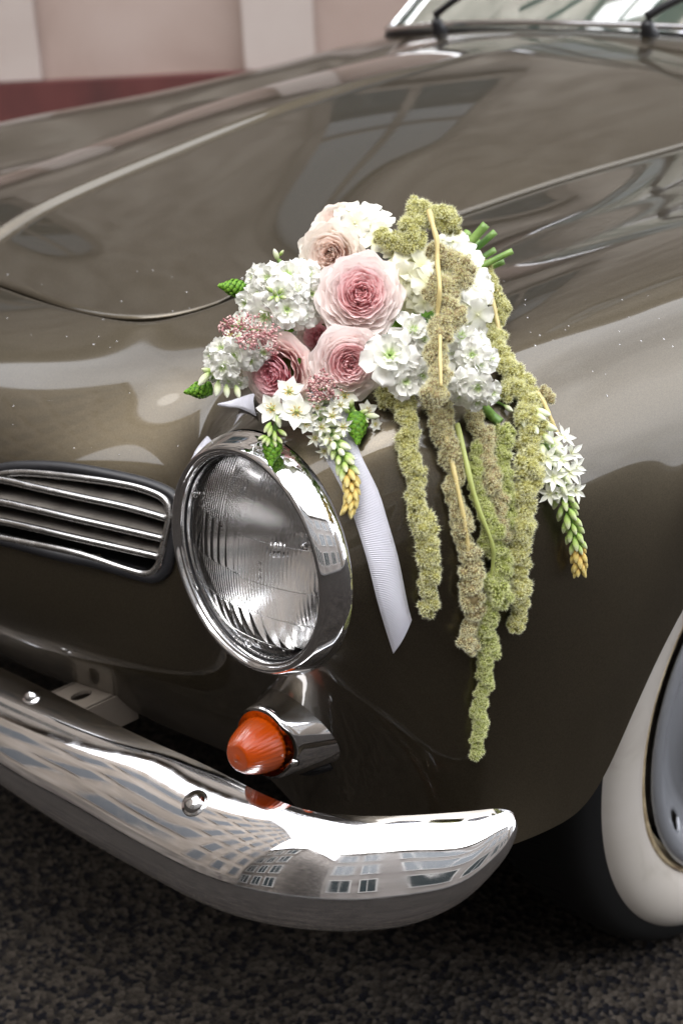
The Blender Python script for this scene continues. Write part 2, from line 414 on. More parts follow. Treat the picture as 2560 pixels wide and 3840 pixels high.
def front_x(vv):
    return -.086 - .002 * abs(vv) ** 2 - .12 * (1 - sqrt(max(0, 1 - abs(vv) ** 7)))

T_ = lambda vv: (front_x(vv), vv * .357, hood_z(front_x(vv), vv * .357))
E_ = lambda x: (x, HALF(x), EDGE(x))
CAGE = [
 # rows: 0 bottom ... 8 hood edge
 [(.02,0,.40),(.055,0,.43),(.09,0,.478),(.125,0,.54),(.12,0,.635),(.085,0,.70),(.03,0,.748),(-.03,0,.773),T_(0)],
 [(.008,.17,.40),(.04,.17,.43),(.073,.17,.478),(.105,.17,.54),(.095,.17,.635),(.065,.17,.695),(.015,.17,.742),(-.04,.17,.77),T_(.476)],
 [(-.015,.33,.40),(.012,.33,.43),(.040,.33,.478),(.065,.33,.54),(.045,.34,.635),(.02,.335,.69),(-.02,.33,.725),(-.055,.32,.750),T_(.83)],
 [(-.04,.45,.395),(-.022,.45,.428),(-.002,.45,.475),(.00,.45,.55),(-.028,.458,.645),(-.06,.45,.70),(-.085,.425,.732),(-.10,.39,.755),T_(.945)],
 [(-.055,.54,.385),(-.045,.54,.42),(-.032,.535,.472),(-.018,.5235,.5795),(-.023,.493,.653),(-.030,.5235,.7265),(-.13,.475,.752),(-.15,.41,.770),T_(.995)],
 [(-.060,.62,.35),(-.058,.62,.40),(-.044,.618,.468),(-.017,.597,.549),None,(-.031,.597,.757),(-.125,.585,.790),(-.215,.47,.787),E_(-.245)],
 [(-.075,.722,.372),(-.080,.714,.42),(-.068,.702,.485),(-.018,.6705,.5795),(-.023,.701,.653),(-.030,.6705,.7265),(-.13,.67,.786),(-.28,.49,.797),E_(-.31)],
 [(-.112,.772,.392),(-.120,.764,.435),(-.114,.754,.497),(-.104,.748,.57),(-.098,.744,.655),(-.11,.727,.742),(-.21,.66,.806),(-.35,.50,.806),E_(-.38)],
 [(-.172,.792,.397),(-.182,.790,.44),(-.186,.787,.50),(-.183,.783,.565),(-.18,.778,.66),(-.205,.752,.754),(-.31,.665,.822),(-.44,.50,.813),E_(-.46)],
 [(-.232,.802,.435),(-.25,.802,.485),(-.26,.802,.55),(-.275,.80,.62),(-.29,.79,.69),(-.32,.76,.77),(-.42,.67,.832),(-.54,.50,.82),E_(-.55)],
 [(-.35,.808,.578),(-.36,.808,.605),(-.375,.808,.64),(-.39,.805,.69),(-.405,.793,.74),(-.44,.76,.795),(-.53,.675,.84),(-.64,.505,.828),E_(-.66)],
 [(-.606,.812,.668),(-.606,.812,.685),(-.606,.811,.71),(-.606,.807,.74),(-.61,.795,.772),(-.62,.762,.812),(-.67,.68,.846),(-.77,.515,.836),E_(-.80)],
 [(-.87,.812,.58),(-.85,.812,.61),(-.84,.811,.645),(-.83,.807,.69),(-.83,.795,.74),(-.83,.764,.80),(-.85,.69,.852),(-.92,.53,.843),E_(-.95)],
 [(-.985,.812,.43),(-.98,.812,.47),(-.98,.811,.53),(-.98,.808,.61),(-.98,.797,.70),(-.98,.768,.79),(-.99,.70,.858),(-1.05,.55,.853),E_(-1.09)],
 [(-1.03,.81,.26),(-1.06,.812,.32),(-1.1,.813,.42),(-1.12,.81,.54),(-1.14,.80,.67),(-1.15,.775,.78),(-1.17,.715,.865),(-1.2,.60,.872),(-1.2,.50,.873)],
 [(-1.35,.81,.25),(-1.35,.815,.32),(-1.35,.816,.42),(-1.35,.813,.54),(-1.36,.803,.67),(-1.37,.78,.78),(-1.38,.73,.87),(-1.38,.67,.893),(-1.37,.60,.903)],
 [(-1.9,.81,.25),(-1.9,.815,.32),(-1.9,.817,.42),(-1.9,.815,.54),(-1.9,.805,.67),(-1.9,.785,.79),(-1.9,.745,.88),(-1.9,.70,.908),(-1.9,.66,.915)],
 [(-2.6,.80,.25),(-2.6,.805,.32),(-2.6,.807,.42),(-2.6,.805,.54),(-2.6,.795,.67),(-2.6,.775,.79),(-2.6,.735,.88),(-2.6,.69,.91),(-2.6,.65,.918)],
]
def build_body():
    NC = len(CAGE); NR = 10
    idx = {}; V = []
    for s in range(-(NC - 1), NC):
        c = CAGE[abs(s)]; sg = -1 if s < 0 else 1
        for r in range(NR):
            if r < 9: p = c[r]
            else:
                q = c[8]; cx, cy = -.6, 0
                k = abs(s)
                if k <= 2: p = (q[0] - .004, q[1], q[2] - .022)
                elif k == 3: p = (q[0] - .004, q[1] - .002, q[2] - .022)
                else: p = (q[0] - .001, q[1] - .004, q[2] - .022)
            if p is None: continue
            idx[(s, r)] = len(V); V.append((p[0], p[1] * sg, p[2]))
    F = []
    for s in range(-(NC - 1), NC - 1):
        for r in range(NR - 1):
            ks = [(s, r), (s + 1, r), (s + 1, r + 1), (s, r + 1)]
            if all(k in idx for k in ks): F.append(tuple(idx[k] for k in ks))
    tgt = np.array(V); ctl = tgt.copy()
    # fixed verts for the headlight ring and lip rows keep their sharpness by crease
    def subdivided(ctl, lev):
        me = bpy.data.meshes.new('cage'); me.from_pydata([tuple(p) for p in ctl], [], F); me.update()
        cr = me.attributes.new('crease_edge', 'FLOAT', 'EDGE')
        vals = []
        row8 = {idx[(s, 8)] for s in range(-(NC - 1), NC)}
        for e in me.edges:
            a, b = e.vertices
            vals.append(.9 if (a in row8 and b in row8) else 0.0)
        cr.data.foreach_set('value', vals)
        ob = bpy.data.objects.new('cage', me); COL.objects.link(ob)
        md = ob.modifiers.new('s', 'SUBSURF'); md.levels = lev; md.render_levels = lev; md.boundary_smooth = 'ALL'
        md.use_limit_surface = True
        dg = bpy.context.evaluated_depsgraph_get(); dg.update()
        ev = ob.evaluated_get(dg); m2 = bpy.data.meshes.new_from_object(ev)
        bpy.data.objects.remove(ob); bpy.data.meshes.remove(me)
        return m2
    for it in range(5):
        m2 = subdivided(ctl, 1)
        co = np.zeros(len(m2.vertices) * 3); m2.vertices.foreach_get('co', co); co = co.reshape(-1, 3)[:len(V)]
        ctl += (tgt - co) * .8; bpy.data.meshes.remove(m2)
    me = subdivided(ctl, 4)
    return me
body_me = build_body(); body_me.name = 'body'
body_me.polygons.foreach_set('use_smooth', [True] * len(body_me.polygons)); body_me.materials.clear(); body_me.materials.append(MAT['paint'])
full_v = [v.co.copy() for v in body_me.vertices]; full_f = [tuple(p.vertices) for p in body_me.polygons]
bvh_tmp = BVHTree.FromPolygons(full_v, full_f)
def hit(px, py, tree=None):
    d = ray(px, py); h = (tree or bvh_tmp).ray_cast(CAM, d)
    return (h[0], h[1] if h[1].dot(d) < 0 else -h[1], d) if h[0] is not None else (None, None, d)

# grille outline traced on the nose panel
GR = [(-330,1860),(-150,1800),(0,1777),(115,1768),(321,1788),(499,1816),(600,1848),(640,1880),(650,1925),(643,1975),(620,2075),(604,2122),(563,2148),(482,2130),(287,2067),(0,2010),(-200,1975),(-330,1940)]
gp = [hit(*p)[0] for p in GR]
gring = catmull(gp, 6, True)
gyz = [(p.y, p.z) for p in gring]
def inside(y, z, poly):
    c = False; n = len(poly); j = n - 1
    for i in range(n):
        (a, b), (c2, d) = poly[i], poly[j]
        if (b > z) != (d > z) and y < (c2 - a) * (z - b) / (d - b) + a: c = not c
        j = i
    return c
bm = bmesh.new(); bm.from_mesh(body_me)
kill = []
for fc in bm.faces:
    c = fc.calc_center_median()
    if c.x > -.1 and .45 < c.z < .74 and inside(abs(c.y), c.z, gyz): kill.append(fc)
bmesh.ops.delete(bm, geom=kill, context='FACES'); bm.to_mesh(body_me); bm.free()
body = link('body', body_me, CAR)

def hood():
    nu, nv = 120, 220
    def top(u, q):
        s = 2 * q - 1; s = s * (.35 + .65 * s * s); vv = sin(pi / 2 * s) * .992
        xf = front_x(vv) - .004; xr = -1.15 - .06 * (1 - vv * vv)
        x = xf + (xr - xf) * u
        y = vv * (HALF(x) - .004)
        z = hood_z(x, y)
        lift = .0022 * min(1, max(0, (-.16 - x) / .15)) * abs(vv) ** 8
        return Vector((x, y, z - .0003 + lift))
    V, F = grid(top, nu, nv)
    # folded rim
    c = nv + 1
    loop = [j for j in range(c)] + [i * c + nv for i in range(1, nu + 1)] + [nu * c + j for j in range(nv - 1, -1, -1)] + [i * c for i in range(nu - 1, 0, -1)]
    cen = Vector((-.6, 0, .8))
    n0 = len(V)
    for k in loop:
        p = V[k]; d = Vector((cen.x - p.x, cen.y - p.y, 0)).normalized()
        V.append(p - d * (.0009 if p.x < -.3 else .0001) + Vector((0, 0, -.0016)))
    n1 = len(V)
    for k in loop:
        p = V[k]; d = Vector((cen.x - p.x, cen.y - p.y, 0)).normalized()
        V.append(p + d * .002 + Vector((0, 0, -.018)))
    L = len(loop)
    for i in range(L):
        j = (i + 1) % L
        F.append((loop[i], loop[j], n0 + j, n0 + i)); F.append((n0 + i, n0 + j, n1 + j, n1 + i))
    me = mesh('hood', V, F, MAT['paint'])
    b2 = bmesh.new(); b2.from_mesh(me); bmesh.ops.recalc_face_normals(b2, faces=b2.faces); b2.to_mesh(me); b2.free()
    me.polygons.foreach_set('use_smooth', [True] * len(me.polygons))
    o = link('hood', me, CAR); return o
hood_ob = hood()
# cowl panel between hood and windscreen
def wscreen_base(q):   # q -1..1 across
    y = q * .585; x = -1.363 + .115 * (1 - q * q) ** 1.0; z = .908 + .032 * (1 - abs(q) ** 2.2)
    return Vector((x, y, z))
def cowl(u, q):
    s = 2 * q - 1
    w_ = wscreen_base(s * 1.03); a = Vector((-1.11 - .045 * (1 - s * s), s * .52, 0))
    a.z = (hood_z(a.x, a.y) if abs(a.y) < .40 else .855) - .004
    p = a.lerp(w_, u); p.z += .006 * sin(pi * u) - (.012 if u < .02 else 0); return p
link('cowl', mesh('cowl', *grid(cowl, 24, 60), MAT['paint']), CAR)
# inner wheel arch and floor so that nothing shows through
def arch(sg):
    def fn(u, q):
        t = .25 + u * (pi - .5)
        r = .395
        return Vector((-.606 + r * cos(t), sg * (.45 + .345 * q), .315 + r * sin(t)))
    V1, F1 = grid(fn, 30, 3)
    V2, F2 = box((-.6, sg * .44, .52), (.8, .02, .4))
    return join([(V1, F1), (V2, F2)])
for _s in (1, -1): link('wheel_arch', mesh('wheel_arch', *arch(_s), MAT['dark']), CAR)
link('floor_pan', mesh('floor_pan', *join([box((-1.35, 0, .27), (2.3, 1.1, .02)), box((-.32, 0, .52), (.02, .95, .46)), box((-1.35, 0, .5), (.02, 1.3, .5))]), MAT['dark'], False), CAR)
bvh = BVHTree.FromPolygons([v.co for v in body_me.vertices] + [v.co for v in hood_ob.data.vertices],
      [tuple(p.vertices) for p in body_me.polygons] + [tuple(i + len(body_me.vertices) for i in p.vertices) for p in hood_ob.data.polygons])

# ------------------------------------------------------------------ headlights
RAKE = radians(3.37)
def headlight(sg):
    ax = Vector((cos(RAKE), 0, sin(RAKE))); yy = Vector((0, sg, 0)); xx = ax.cross(yy) * -1
    up = Vector((-sin(RAKE), 0, cos(RAKE)))
    o = Vector((0, sg * .597, .653)) - ax * .0092; fr = (o, ax, yy, up)
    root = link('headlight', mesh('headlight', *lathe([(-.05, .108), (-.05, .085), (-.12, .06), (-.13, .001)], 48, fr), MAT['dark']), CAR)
    # chrome bezel: rear flange, shoulder, step, rolled front lip
    prof = [(-.028, .1046), (-.014, .1048), (-.0105, .1050), (-.0085, .1047), (-.005, .1038), (.001, .1012), (.006, .0990), (.0095, .0968), (.0107, .0945), (.0100, .0928),
            (.0080, .0916), (.0066, .0908), (.0072, .0900), (.0060, .0892), (.0030, .0886), (-.004, .0884)]
    be = link('bezel', mesh('bezel', *lathe(prof, 128, fr), MAT['chrome']), root)
    # round maker's seal pressed into the chrome shoulder, upper side
    if sg > 0:
        th = radians(80)
        c = o + ax * .0035 + (yy * cos(th) + up * sin(th)) * .1022
        nrm = (ax * .75 + (yy * cos(th) + up * sin(th)) * .66).normalized()
        x, y, z = frame_from(nrm, yy)
        pts = [c + z * .0006 + (x * cos(t) + y * sin(t)) * .0058 for t in [2 * pi * k / 28 for k in range(28)]]
        link('seal', mesh('seal', *tube(pts, .00035, 6, True), MAT['chrome']), be)
        # the word on it
        tcu = bpy.data.curves.new('seal_lettering', 'FONT'); tcu.body = 'HELLA'; tcu.size = .0038; tcu.align_x = 'CENTER'; tcu.align_y = 'CENTER'
        tcu.extrude = .0002; tcu.offset = .00004
        tob = bpy.data.objects.new('tmp', tcu); COL.objects.link(tob); dg = bpy.context.evaluated_depsgraph_get()
        tm = bpy.data.meshes.new_from_object(tob.evaluated_get(dg)); bpy.data.objects.remove(tob); tm.materials.clear(); tm.materials.append(MAT['chrome'])
        xr = yy.cross(nrm); rt = up.cross(nrm).normalized(); u2 = nrm.cross(rt)
        mm = Matrix((rt, u2, nrm)).transposed().to_4x4(); mm.translation = c + nrm * .0007
        inst('seal_lettering', tm, be, mm)
    # reflector bowl
    f = .026; pr = [(-.012 - .060 + (r * r) / (4 * f) * .72, r) for r in [.084 * k / 24 for k in range(24, 0, -1)]]
    link('reflector', mesh('reflector', *lathe(pr, 96, fr), MAT['reflector']), root)
    # bulb shield seen through the glass
    link('bulb', mesh('bulb', *lathe([(-.022, .001), (-.023, .006), (-.028, .009), (-.040, .009), (-.055, .007)], 24, fr), MAT['chrome']), root)
    # lens: outer dome smooth, inner side fluted
    NR, NA = 60, 220
    def dome(r): return .0270 * (1 - (r / .0892) ** 2) ** .85 if r < .0892 else 0.0
    def flute(x, y):
        # zones of vertical flutes separated by horizontal steps, fine and coarse
        z = 0.0
        zone = y / .0892
        if zone > .35: pitch = .0032 if abs(x) > .016 else 0.02
        elif zone > -.05: pitch = .0105 if x < .010 else .0034
        elif zone > -.42: pitch = .0033
        elif zone > -.78: pitch = .0125
        else: pitch = .0045
        ph = (x / pitch) % 1.0
        h = .00042 if pitch < .008 else .0004
        if pitch > .019: return 0.0
        return h * (sin(pi * ph) - .5)
    V = []; F = []
    N = 170
    # cartesian grids clipped to the disc, mapped radially
    def disc(fn, flip):
        Vd = []; Fd = []
        n = N
        for i in range(n + 1):
            for j in range(n + 1):
                a = 2 * i / n - 1; b = 2 * j / n - 1
                # square to disc
                x = a * sqrt(1 - b * b / 2); y = b * sqrt(1 - a * a / 2)
                Vd.append(fn(x * .0892, y * .0892))
        for i in range(n):
            for j in range(n):
                q = (i * (n + 1) + j, (i + 1) * (n + 1) + j, (i + 1) * (n + 1) + j + 1, i * (n + 1) + j + 1)
                Fd.append(q[::-1] if flip else q)
        return Vd, Fd
    def outer(x, y):
        r = min(sqrt(x * x + y * y), .0892)
        return o + ax * (-.004 + dome(r)) + yy * x + up * y
    def inner(x, y):
        r = min(sqrt(x * x + y * y), .0892)
        k = min(1, (.0892 - r) / .004)
        return o + ax * (-.0085 + dome(r) * .97 + flute(x, y) * k) + yy * x + up * y
    V1, F1 = disc(outer, sg < 0); V2, F2 = disc(inner, sg > 0)
    n = N; off = len(V1); rim = [i * (n + 1) for i in range(n + 1)] + [n * (n + 1) + j for j in range(1, n + 1)] + [i * (n + 1) + n for i in range(n - 1, -1, -1)] + [j for j in range(n - 1, 0, -1)]
    Fr = [(rim[i], rim[(i + 1) % len(rim)], off + rim[(i + 1) % len(rim)], off + rim[i]) for i in range(len(rim))]
    Vt = V1 + V2; Ft = F1 + [tuple(q + off for q in fc) for fc in F2] + Fr
    ln = mesh('lens', Vt, Ft, MAT['glass'])
    b2 = bmesh.new(); b2.from_mesh(ln); bmesh.ops.recalc_face_normals(b2, faces=b2.faces); b2.to_mesh(ln); b2.free()
    lens = link('lens', ln, root)
    # horizontal prism steps moulded in the glass and the raised number at its top
    segs = []
    def bar(x0, x1, y0, y1, k=14):
        pts = []
        for q in range(k + 1):
            x = x0 + (x1 - x0) * q / k; y = y0 + (y1 - y0) * q / k; pts.append(outer(x, y) + ax * .00005)
        segs.append(tube(pts, .00035, 5))
    bar(-.079, -.012, .030, .030); bar(.012, .079, .030, .030); bar(-.086, .010, -.004, -.004); bar(.012, .085, -.006, -.006)
    bar(-.078, .078, -.036, -.036, 24); bar(-.052, .052, -.066, -.066, 20); bar(.010, .010, -.004, .030); bar(-.012, -.012, .03, .045); bar(.03, .03, -.036, -.056); bar(-.03, -.03, -.036, -.052)
    nb = link('prism_edge', mesh('prism_edge', *join(segs), MAT['glass']), lens); nb['kind'] = 'stuff'
    for body_, size, lx, ly in (('201', .0125, 0, .068), ('N', .0042, .034, .012), ('A', .0042, .034, .006), ('A', .0042, .034, 0.0), ('ELECTRIC SB', .0052, 0, -.0735)):
        tcu = bpy.data.curves.new('moulded_lettering', 'FONT'); tcu.body = body_; tcu.size = size; tcu.align_x = 'CENTER'; tcu.align_y = 'CENTER'; tcu.extrude = .0004
        tob = bpy.data.objects.new('tmp', tcu); COL.objects.link(tob); dg = bpy.context.evaluated_depsgraph_get()
        tm = bpy.data.meshes.new_from_object(tob.evaluated_get(dg)); bpy.data.objects.remove(tob); tm.materials.clear(); tm.materials.append(MAT['glass'])
        c = outer(lx, ly); nrm = (outer(lx + .002, ly) - c).cross(outer(lx, ly + .002) - c).normalized()
        if nrm.dot(ax) < 0: nrm = -nrm
        rt = (outer(lx + .002 * sg, ly) - c).normalized(); rt = up.cross(nrm).normalized(); u2 = nrm.cross(rt)
        mm = Matrix((rt, u2, nrm)).transposed().to_4x4(); mm.translation = c
        inst('moulded_lettering', tm, lens, mm)
    # rubber seal between lens and bezel, small pointed aiming tabs
    pts = [o + ax * .001 + (yy * cos(t) + up * sin(t)) * .0888 for t in [2 * pi * k / 64 for k in range(64)]]
    link('gasket', mesh('gasket', *tube(pts, .0017, 6, True), MAT['rubber']), root)
    for th in (150, 25, 268):
        t = radians(th); rr = .078
        c = outer(rr * cos(t), rr * sin(t))
        link('aiming_tab', mesh('aiming_tab', *lathe([(-.001, .0035), (.002, .003), (.0038, .0012), (.004, .0001)], 12, (c, ax, yy, up)), MAT['glass']), lens)
    pts = [o + ax * -.024 + (yy * cos(t) + up * sin(t)) * .1046 for t in [2 * pi * k / 72 for k in range(72)]]
    link('bezel_gasket', mesh('bezel_gasket', *tube(pts, .0022, 6, True), MAT['rubber']), root)
    return root
headlight(1); headlight(-1)

# ------------------------------------------------------------------ air grilles
def grille(sg):
    mir = lambda pts: [Vector((p.x, p.y * sg, p.z)) for p in pts]
    nrm = Vector((1, 0, .12)).normalized()
    def shift(pts, d): return [p + nrm * d for p in pts]
    ring = mir(gring)
    root = link('grille', mesh('grille', *tube(shift(ring, .004), .0042, 10, True), MAT['worn']), CAR)
    cen = Vector((sum(p.x for p in ring) / len(ring), sum(p.y for p in ring) / len(ring), sum(p.z for p in ring) / len(ring)))
    outr = [p + (p - cen).normalized() * .0062 for p in ring]
    link('gasket', mesh('gasket', *tube(shift(outr, .001), .0062, 10, True, flat=.9), MAT['rubber']), root)
    # recess behind
    back = [p - nrm * .07 for p in outr]; n = len(ring)
    fr = [p - nrm * .001 for p in outr]
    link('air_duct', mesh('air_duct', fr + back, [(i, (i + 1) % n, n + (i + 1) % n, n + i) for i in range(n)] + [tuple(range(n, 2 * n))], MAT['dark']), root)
    rows = [[(-330, 1850), (-150, 1800), (0, 1791), (160, 1825), (321, 1860), (494, 1897), (646, 1940)],
            [(-330, 1885), (-150, 1862), (0, 1874), (140, 1903), (287, 1937), (460, 1976), (636, 2017)],
            [(-330, 1915), (-150, 1925), (0, 1946), (140, 1975), (287, 2009), (460, 2048), (618, 2084)]]
    for k, rw in enumerate(rows):
        pts = [hit(*p, tree=bvh_tmp)[0] for p in rw]
        pts = mir(catmull(pts, 5))
        fp = shift(pts, .003)
        V = []; F = []
        # slat: rounded bright nose then a blade sloping back and down
        prof = [(.0, .0026), (.0022, .0018), (.0030, .0), (.0022, -.0020), (0, -.0028), (-.004, -.0030), (-.034, .0060), (-.034, .0085), (-.004, .0020), (-.001, .0024)]
        m_ = len(prof)
        for p in fp:
            for (a, b) in prof: V.append(p + nrm * a + Vector((0, 0, 1)) * b)
        for i in range(len(fp) - 1):
            for j in range(m_): F.append((i * m_ + j, i * m_ + (j + 1) % m_, (i + 1) * m_ + (j + 1) % m_, (i + 1) * m_ + j))
        sl_ = link('slat', mesh('slat', V, F, MAT['dull']), root)
        link('slat_edge', mesh('slat_edge', *tube(shift(fp, .0024), .0036, 8), MAT['worn']), sl_)
    # blade under the top rail
    pts = [hit(*p, tree=bvh_tmp)[0] for p in [(-150, 1800), (0, 1778), (115, 1770), (321, 1790), (499, 1818), (600, 1850)]]
grille(1); grille(-1)

# ------------------------------------------------------------------ bumper
def bumper():
    # upper rear rail, lower rail and how far the face bulges between them
    TR = [(.066, 0, .437), (.064, .15, .438), (.053, .315, .445), (.042, .470, .450), (.030, .550, .450), (.022, .630, .450), (.013, .669, .450), (.001, .691, .450), (-.018, .716, .450), (-.042, .740, .450), (-.073, .770, .452), (-.090, .792, .457), (-.0975, .8015, .455), (-.099, .804, .450)]
    BR = [(.124, 0, .380), (.122, .15, .380), (.116, .330, .375), (.106, .442, .370), (.095, .540, .370), (.085, .610, .370), (.070, .659, .370), (.047, .700, .370), (.019, .736, .372), (-.014, .766, .376), (-.045, .793, .394), (-.074, .808, .420), (-.091, .810, .437), (-.098, .806, .448)]
    mirr = lambda L: [(x, -y, z) for x, y, z in L[::-1]][:-1] + L
    tr_ = catmull(mirr(TR), 8); br_ = catmull(mirr(BR), 8)
    n = len(tr_); m = 33; V = []; F = []
    for i in range(n):
        a = (tr_[max(i - 1, 0)] + br_[max(i - 1, 0)]) / 2; b = (tr_[min(i + 1, n - 1)] + br_[min(i + 1, n - 1)]) / 2
        t = (b - a); t.z = 0; t.normalize(); out = Vector((t.y, -t.x, 0))
        Tp, Bp = tr_[i], br_[i]; H = Tp.z - Bp.z; fade = min(1, H / .08)
        dh = Vector((Bp.x - Tp.x, Bp.y - Tp.y, 0)) + out * (.010 * fade)
        for k in range(m):
            q = k / (m - 1)
            if q < .86:
                th = pi / 2 * (q / .86); f_ = .80 * sin(th) + .20 * q / .86; g_ = .75 * (1 - cos(th)) + .25 * q / .86
                p = Tp + dh * f_; p.z = Tp.z - H * (g_ * .90)
            else:
                e = (q - .86) / .14; th = pi / 2 * e
                p = Tp + dh - out * (.016 * fade * (1 - cos(th))); p.z = Tp.z - H * .90 - (H * .10 + .008 * fade) * sin(th)
            V.append(p)
    for i in range(n - 1):
        for j in range(m - 1): F.append((i * m + j, i * m + j + 1, (i + 1) * m + j + 1, (i + 1) * m + j))
    me = mesh('blade', V, F, MAT['chrome'])
    root = link('bumper', me, CAR)
    md = root.modifiers.new('thickness', 'SOLIDIFY'); md.thickness = .003; md.offset = -1; md.use_rim = False
    tree = BVHTree.FromPolygons(V, F)
    def bolt(px, py, r, nm='bolt'):
        d = ray(px, py); h = tree.ray_cast(CAM, d)
        if h[0] is None: return
        nn = h[1] if h[1].dot(d) < 0 else -h[1]
        x, y, z = frame_from(nn)
        link(nm, mesh(nm, *lathe([(-.001, r * 1.3), (.0010, r * 1.25), (.0006, r * 1.02), (.0015, r), (.0040, r * .86), (.0062, r * .5), (.0067, .0003)], 28, (h[0], z, x, y)), MAT['chrome']), root)
    bolt(122, 2612, .0078); bolt(730, 3012, .0098)
    # steel bracket running back to the body, with a slotted hole
    for sg in (1, -1):
        c = on_plane(320, 2600, 'Z', .437); c.y *= sg; 
        plate = []
        w2, l2 = .026, .040
        outl = [(l2, -w2), (l2, w2), (-l2, w2), (-l2, -w2)]
        # ring plate with a hole: outer 4 corners, hole 12 pts
        hole = [(.012 * cos(t) + .005, .0075 * sin(t)) for t in [2 * pi * k / 16 for k in range(16)]]
        outer_ = []
        for k in range(16):
            t = 2 * pi * k / 16; cx, sy = cos(t), sin(t); s_ = min(l2 / abs(cx) if abs(cx) > 1e-6 else 9, w2 / abs(sy) if abs(sy) > 1e-6 else 9); outer_.append((cx * s_, sy * s_))
        VV = []
        for z in (0, -.004):
            for pts in (outer_, hole): VV += [c + Vector((a, b * 1.0, z)) for a, b in pts]
        FF = []
        for k in range(16):
            j = (k + 1) % 16
            FF += [(k, j, 16 + j, 16 + k), (32 + j, 32 + k, 48 + k, 48 + j), (k, 32 + k, 32 + j, j), (16 + j, 48 + j, 48 + k, 16 + k)]
        fl = box(c + Vector((0, w2, -.018)), (.08, .004, .036)); fl2 = box(c + Vector((0, -w2, -.018)), (.08, .004, .036))
        link('bracket', mesh('bracket', *join([(VV, FF), fl, fl2]), MAT['bracket'], False), root)
bumper()

# ------------------------------------------------------------------ turn signals
def signal(sg):
    c = Vector((-.048, .617, .478)); c = (hit(1140, 2775)[0] + Vector((.024, -.005, .015))) if sg > 0 else None
    global SIGC
    if sg > 0: SIGC = c
    c = Vector((SIGC.x, SIGC.y * sg, SIGC.z))
    ax = Vector((.93, .16 * sg, .10)).normalized()       # pointing forward
    up = (Vector((0, 0, 1)) - ax * ax.z).normalized(); side = ax.cross(up) * (-1)
    side = Vector((0, 1, 0)) - ax * ax.y; side.normalize(); side *= sg
    n = 48
    # teardrop foot: round towards the front, drawn out to a point at the rear/outer side
    def outline(scale, tail, back):
        pts = []
        for k in range(n):
            t = 2 * pi * k / n
            r = .0335 * scale
            px_, py_ = cos(t) * r, sin(t) * r * 1.05
            if px_ > 0: px_ *= 1 + tail * (cos(t) ** 3)
            pts.append((px_, py_))
        return pts
    ringp = []
    secs = [(-.030, 1.22, .75), (-.020, 1.19, .72), (-.008, 1.14, .60), (.004, 1.06, .32), (.012, 1.0, .12), (.018, .97, .02), (.021, .93, 0), (.0225, .86, 0)]
    V = []; F = []
    for (a, s_, tl) in secs:
        for (x, y) in outline(s_, tl, 0):
            V.append(c + ax * (a - max(x - .02, 0) * .9) + side * x + up * y)
    for i in range(len(secs) - 1):
        for k in range(n): F.append((i * n + k, (i + 1) * n + k, (i + 1) * n + (k + 1) % n, i * n + (k + 1) % n))
    F.append(tuple((len(secs) - 1) * n + k for k in range(n)))
    root = link('turn_signal', mesh('turn_signal', V, F, MAT['chrome']), CAR)
    # rubber pad at the foot
    pts = [c + ax * (-.024 - max(x - .02, 0) * .9) + side * x + up * y for (x, y) in outline(1.25, .76, 0)]
    link('gasket', mesh('gasket', *tube(pts, .0045, 8, True), MAT['rubber']), root)
    # amber lens: ribbed cone with a rounded nose
    m_ = 96; pr = [(.0205, .0246), (.024, .0244), (.031, .0232), (.038, .0214), (.044, .0192), (.049, .0168), (.0542, .0128), (.0556, .0104), (.0551, .0088), (.056, .0070), (.0555, .0052), (.0565, .0030), (.0567, .0002)]
    V = []; F = []
    for i, (a, r) in enumerate(pr):
        for k in range(m_):
            t = 2 * pi * k / m_; rr = r * (1 + (.018 * cos(t * 32) if i < 6 else 0))
            V.append(c + ax * a + (side * cos(t) + up * sin(t)) * rr)
    for i in range(len(pr) - 1):
        for k in range(m_): F.append((i * m_ + k, (i + 1) * m_ + k, (i + 1) * m_ + (k + 1) % m_, i * m_ + (k + 1) % m_))
    off = len(V)
    # inner wall
    pi_ = [(.0205, .0222), (.031, .0208), (.043, .0168), (.051, .0115), (.0535, .006), (.054, .0002)]
    for i, (a, r) in enumerate(pi_):
        for k in range(m_):
            t = 2 * pi * k / m_; V.append(c + ax * a + (side * cos(t) + up * sin(t)) * r)
    for i in range(len(pi_) - 1):
        for k in range(m_): F.append((off + i * m_ + k, off + i * m_ + (k + 1) % m_, off + (i + 1) * m_ + (k + 1) % m_, off + (i + 1) * m_ + k))
    for k in range(m_): F.append((k, (k + 1) % m_, off + (k + 1) % m_, off + k))
    link('lens', mesh('lens', V, F, MAT['amber']), root, 'orange ribbed plastic lens')
    link('lamp_core', mesh('lamp_core', *lathe([(.020, .016), (.028, .010), (.038, .008), (.046, .004), (.048, .0002)], 24, (c, ax, side, up)), MAT['amber_core']), root)
    # fixing screw on the chrome collar, outer side
    t = radians(-18); p = c + ax * .016 + (side * cos(t) + up * sin(t)) * .0325; nn = (ax * .5 + side * cos(t) + up * sin(t)).normalized()
    x, y, z = frame_from(nn)
    link('screw', mesh('screw', *lathe([(-.001, .0042), (.0012, .004), (.0022, .0025), (.0024, .0002)], 16, (p, z, x, y)), MAT['chrome']), root)
signal(1); signal(-1)

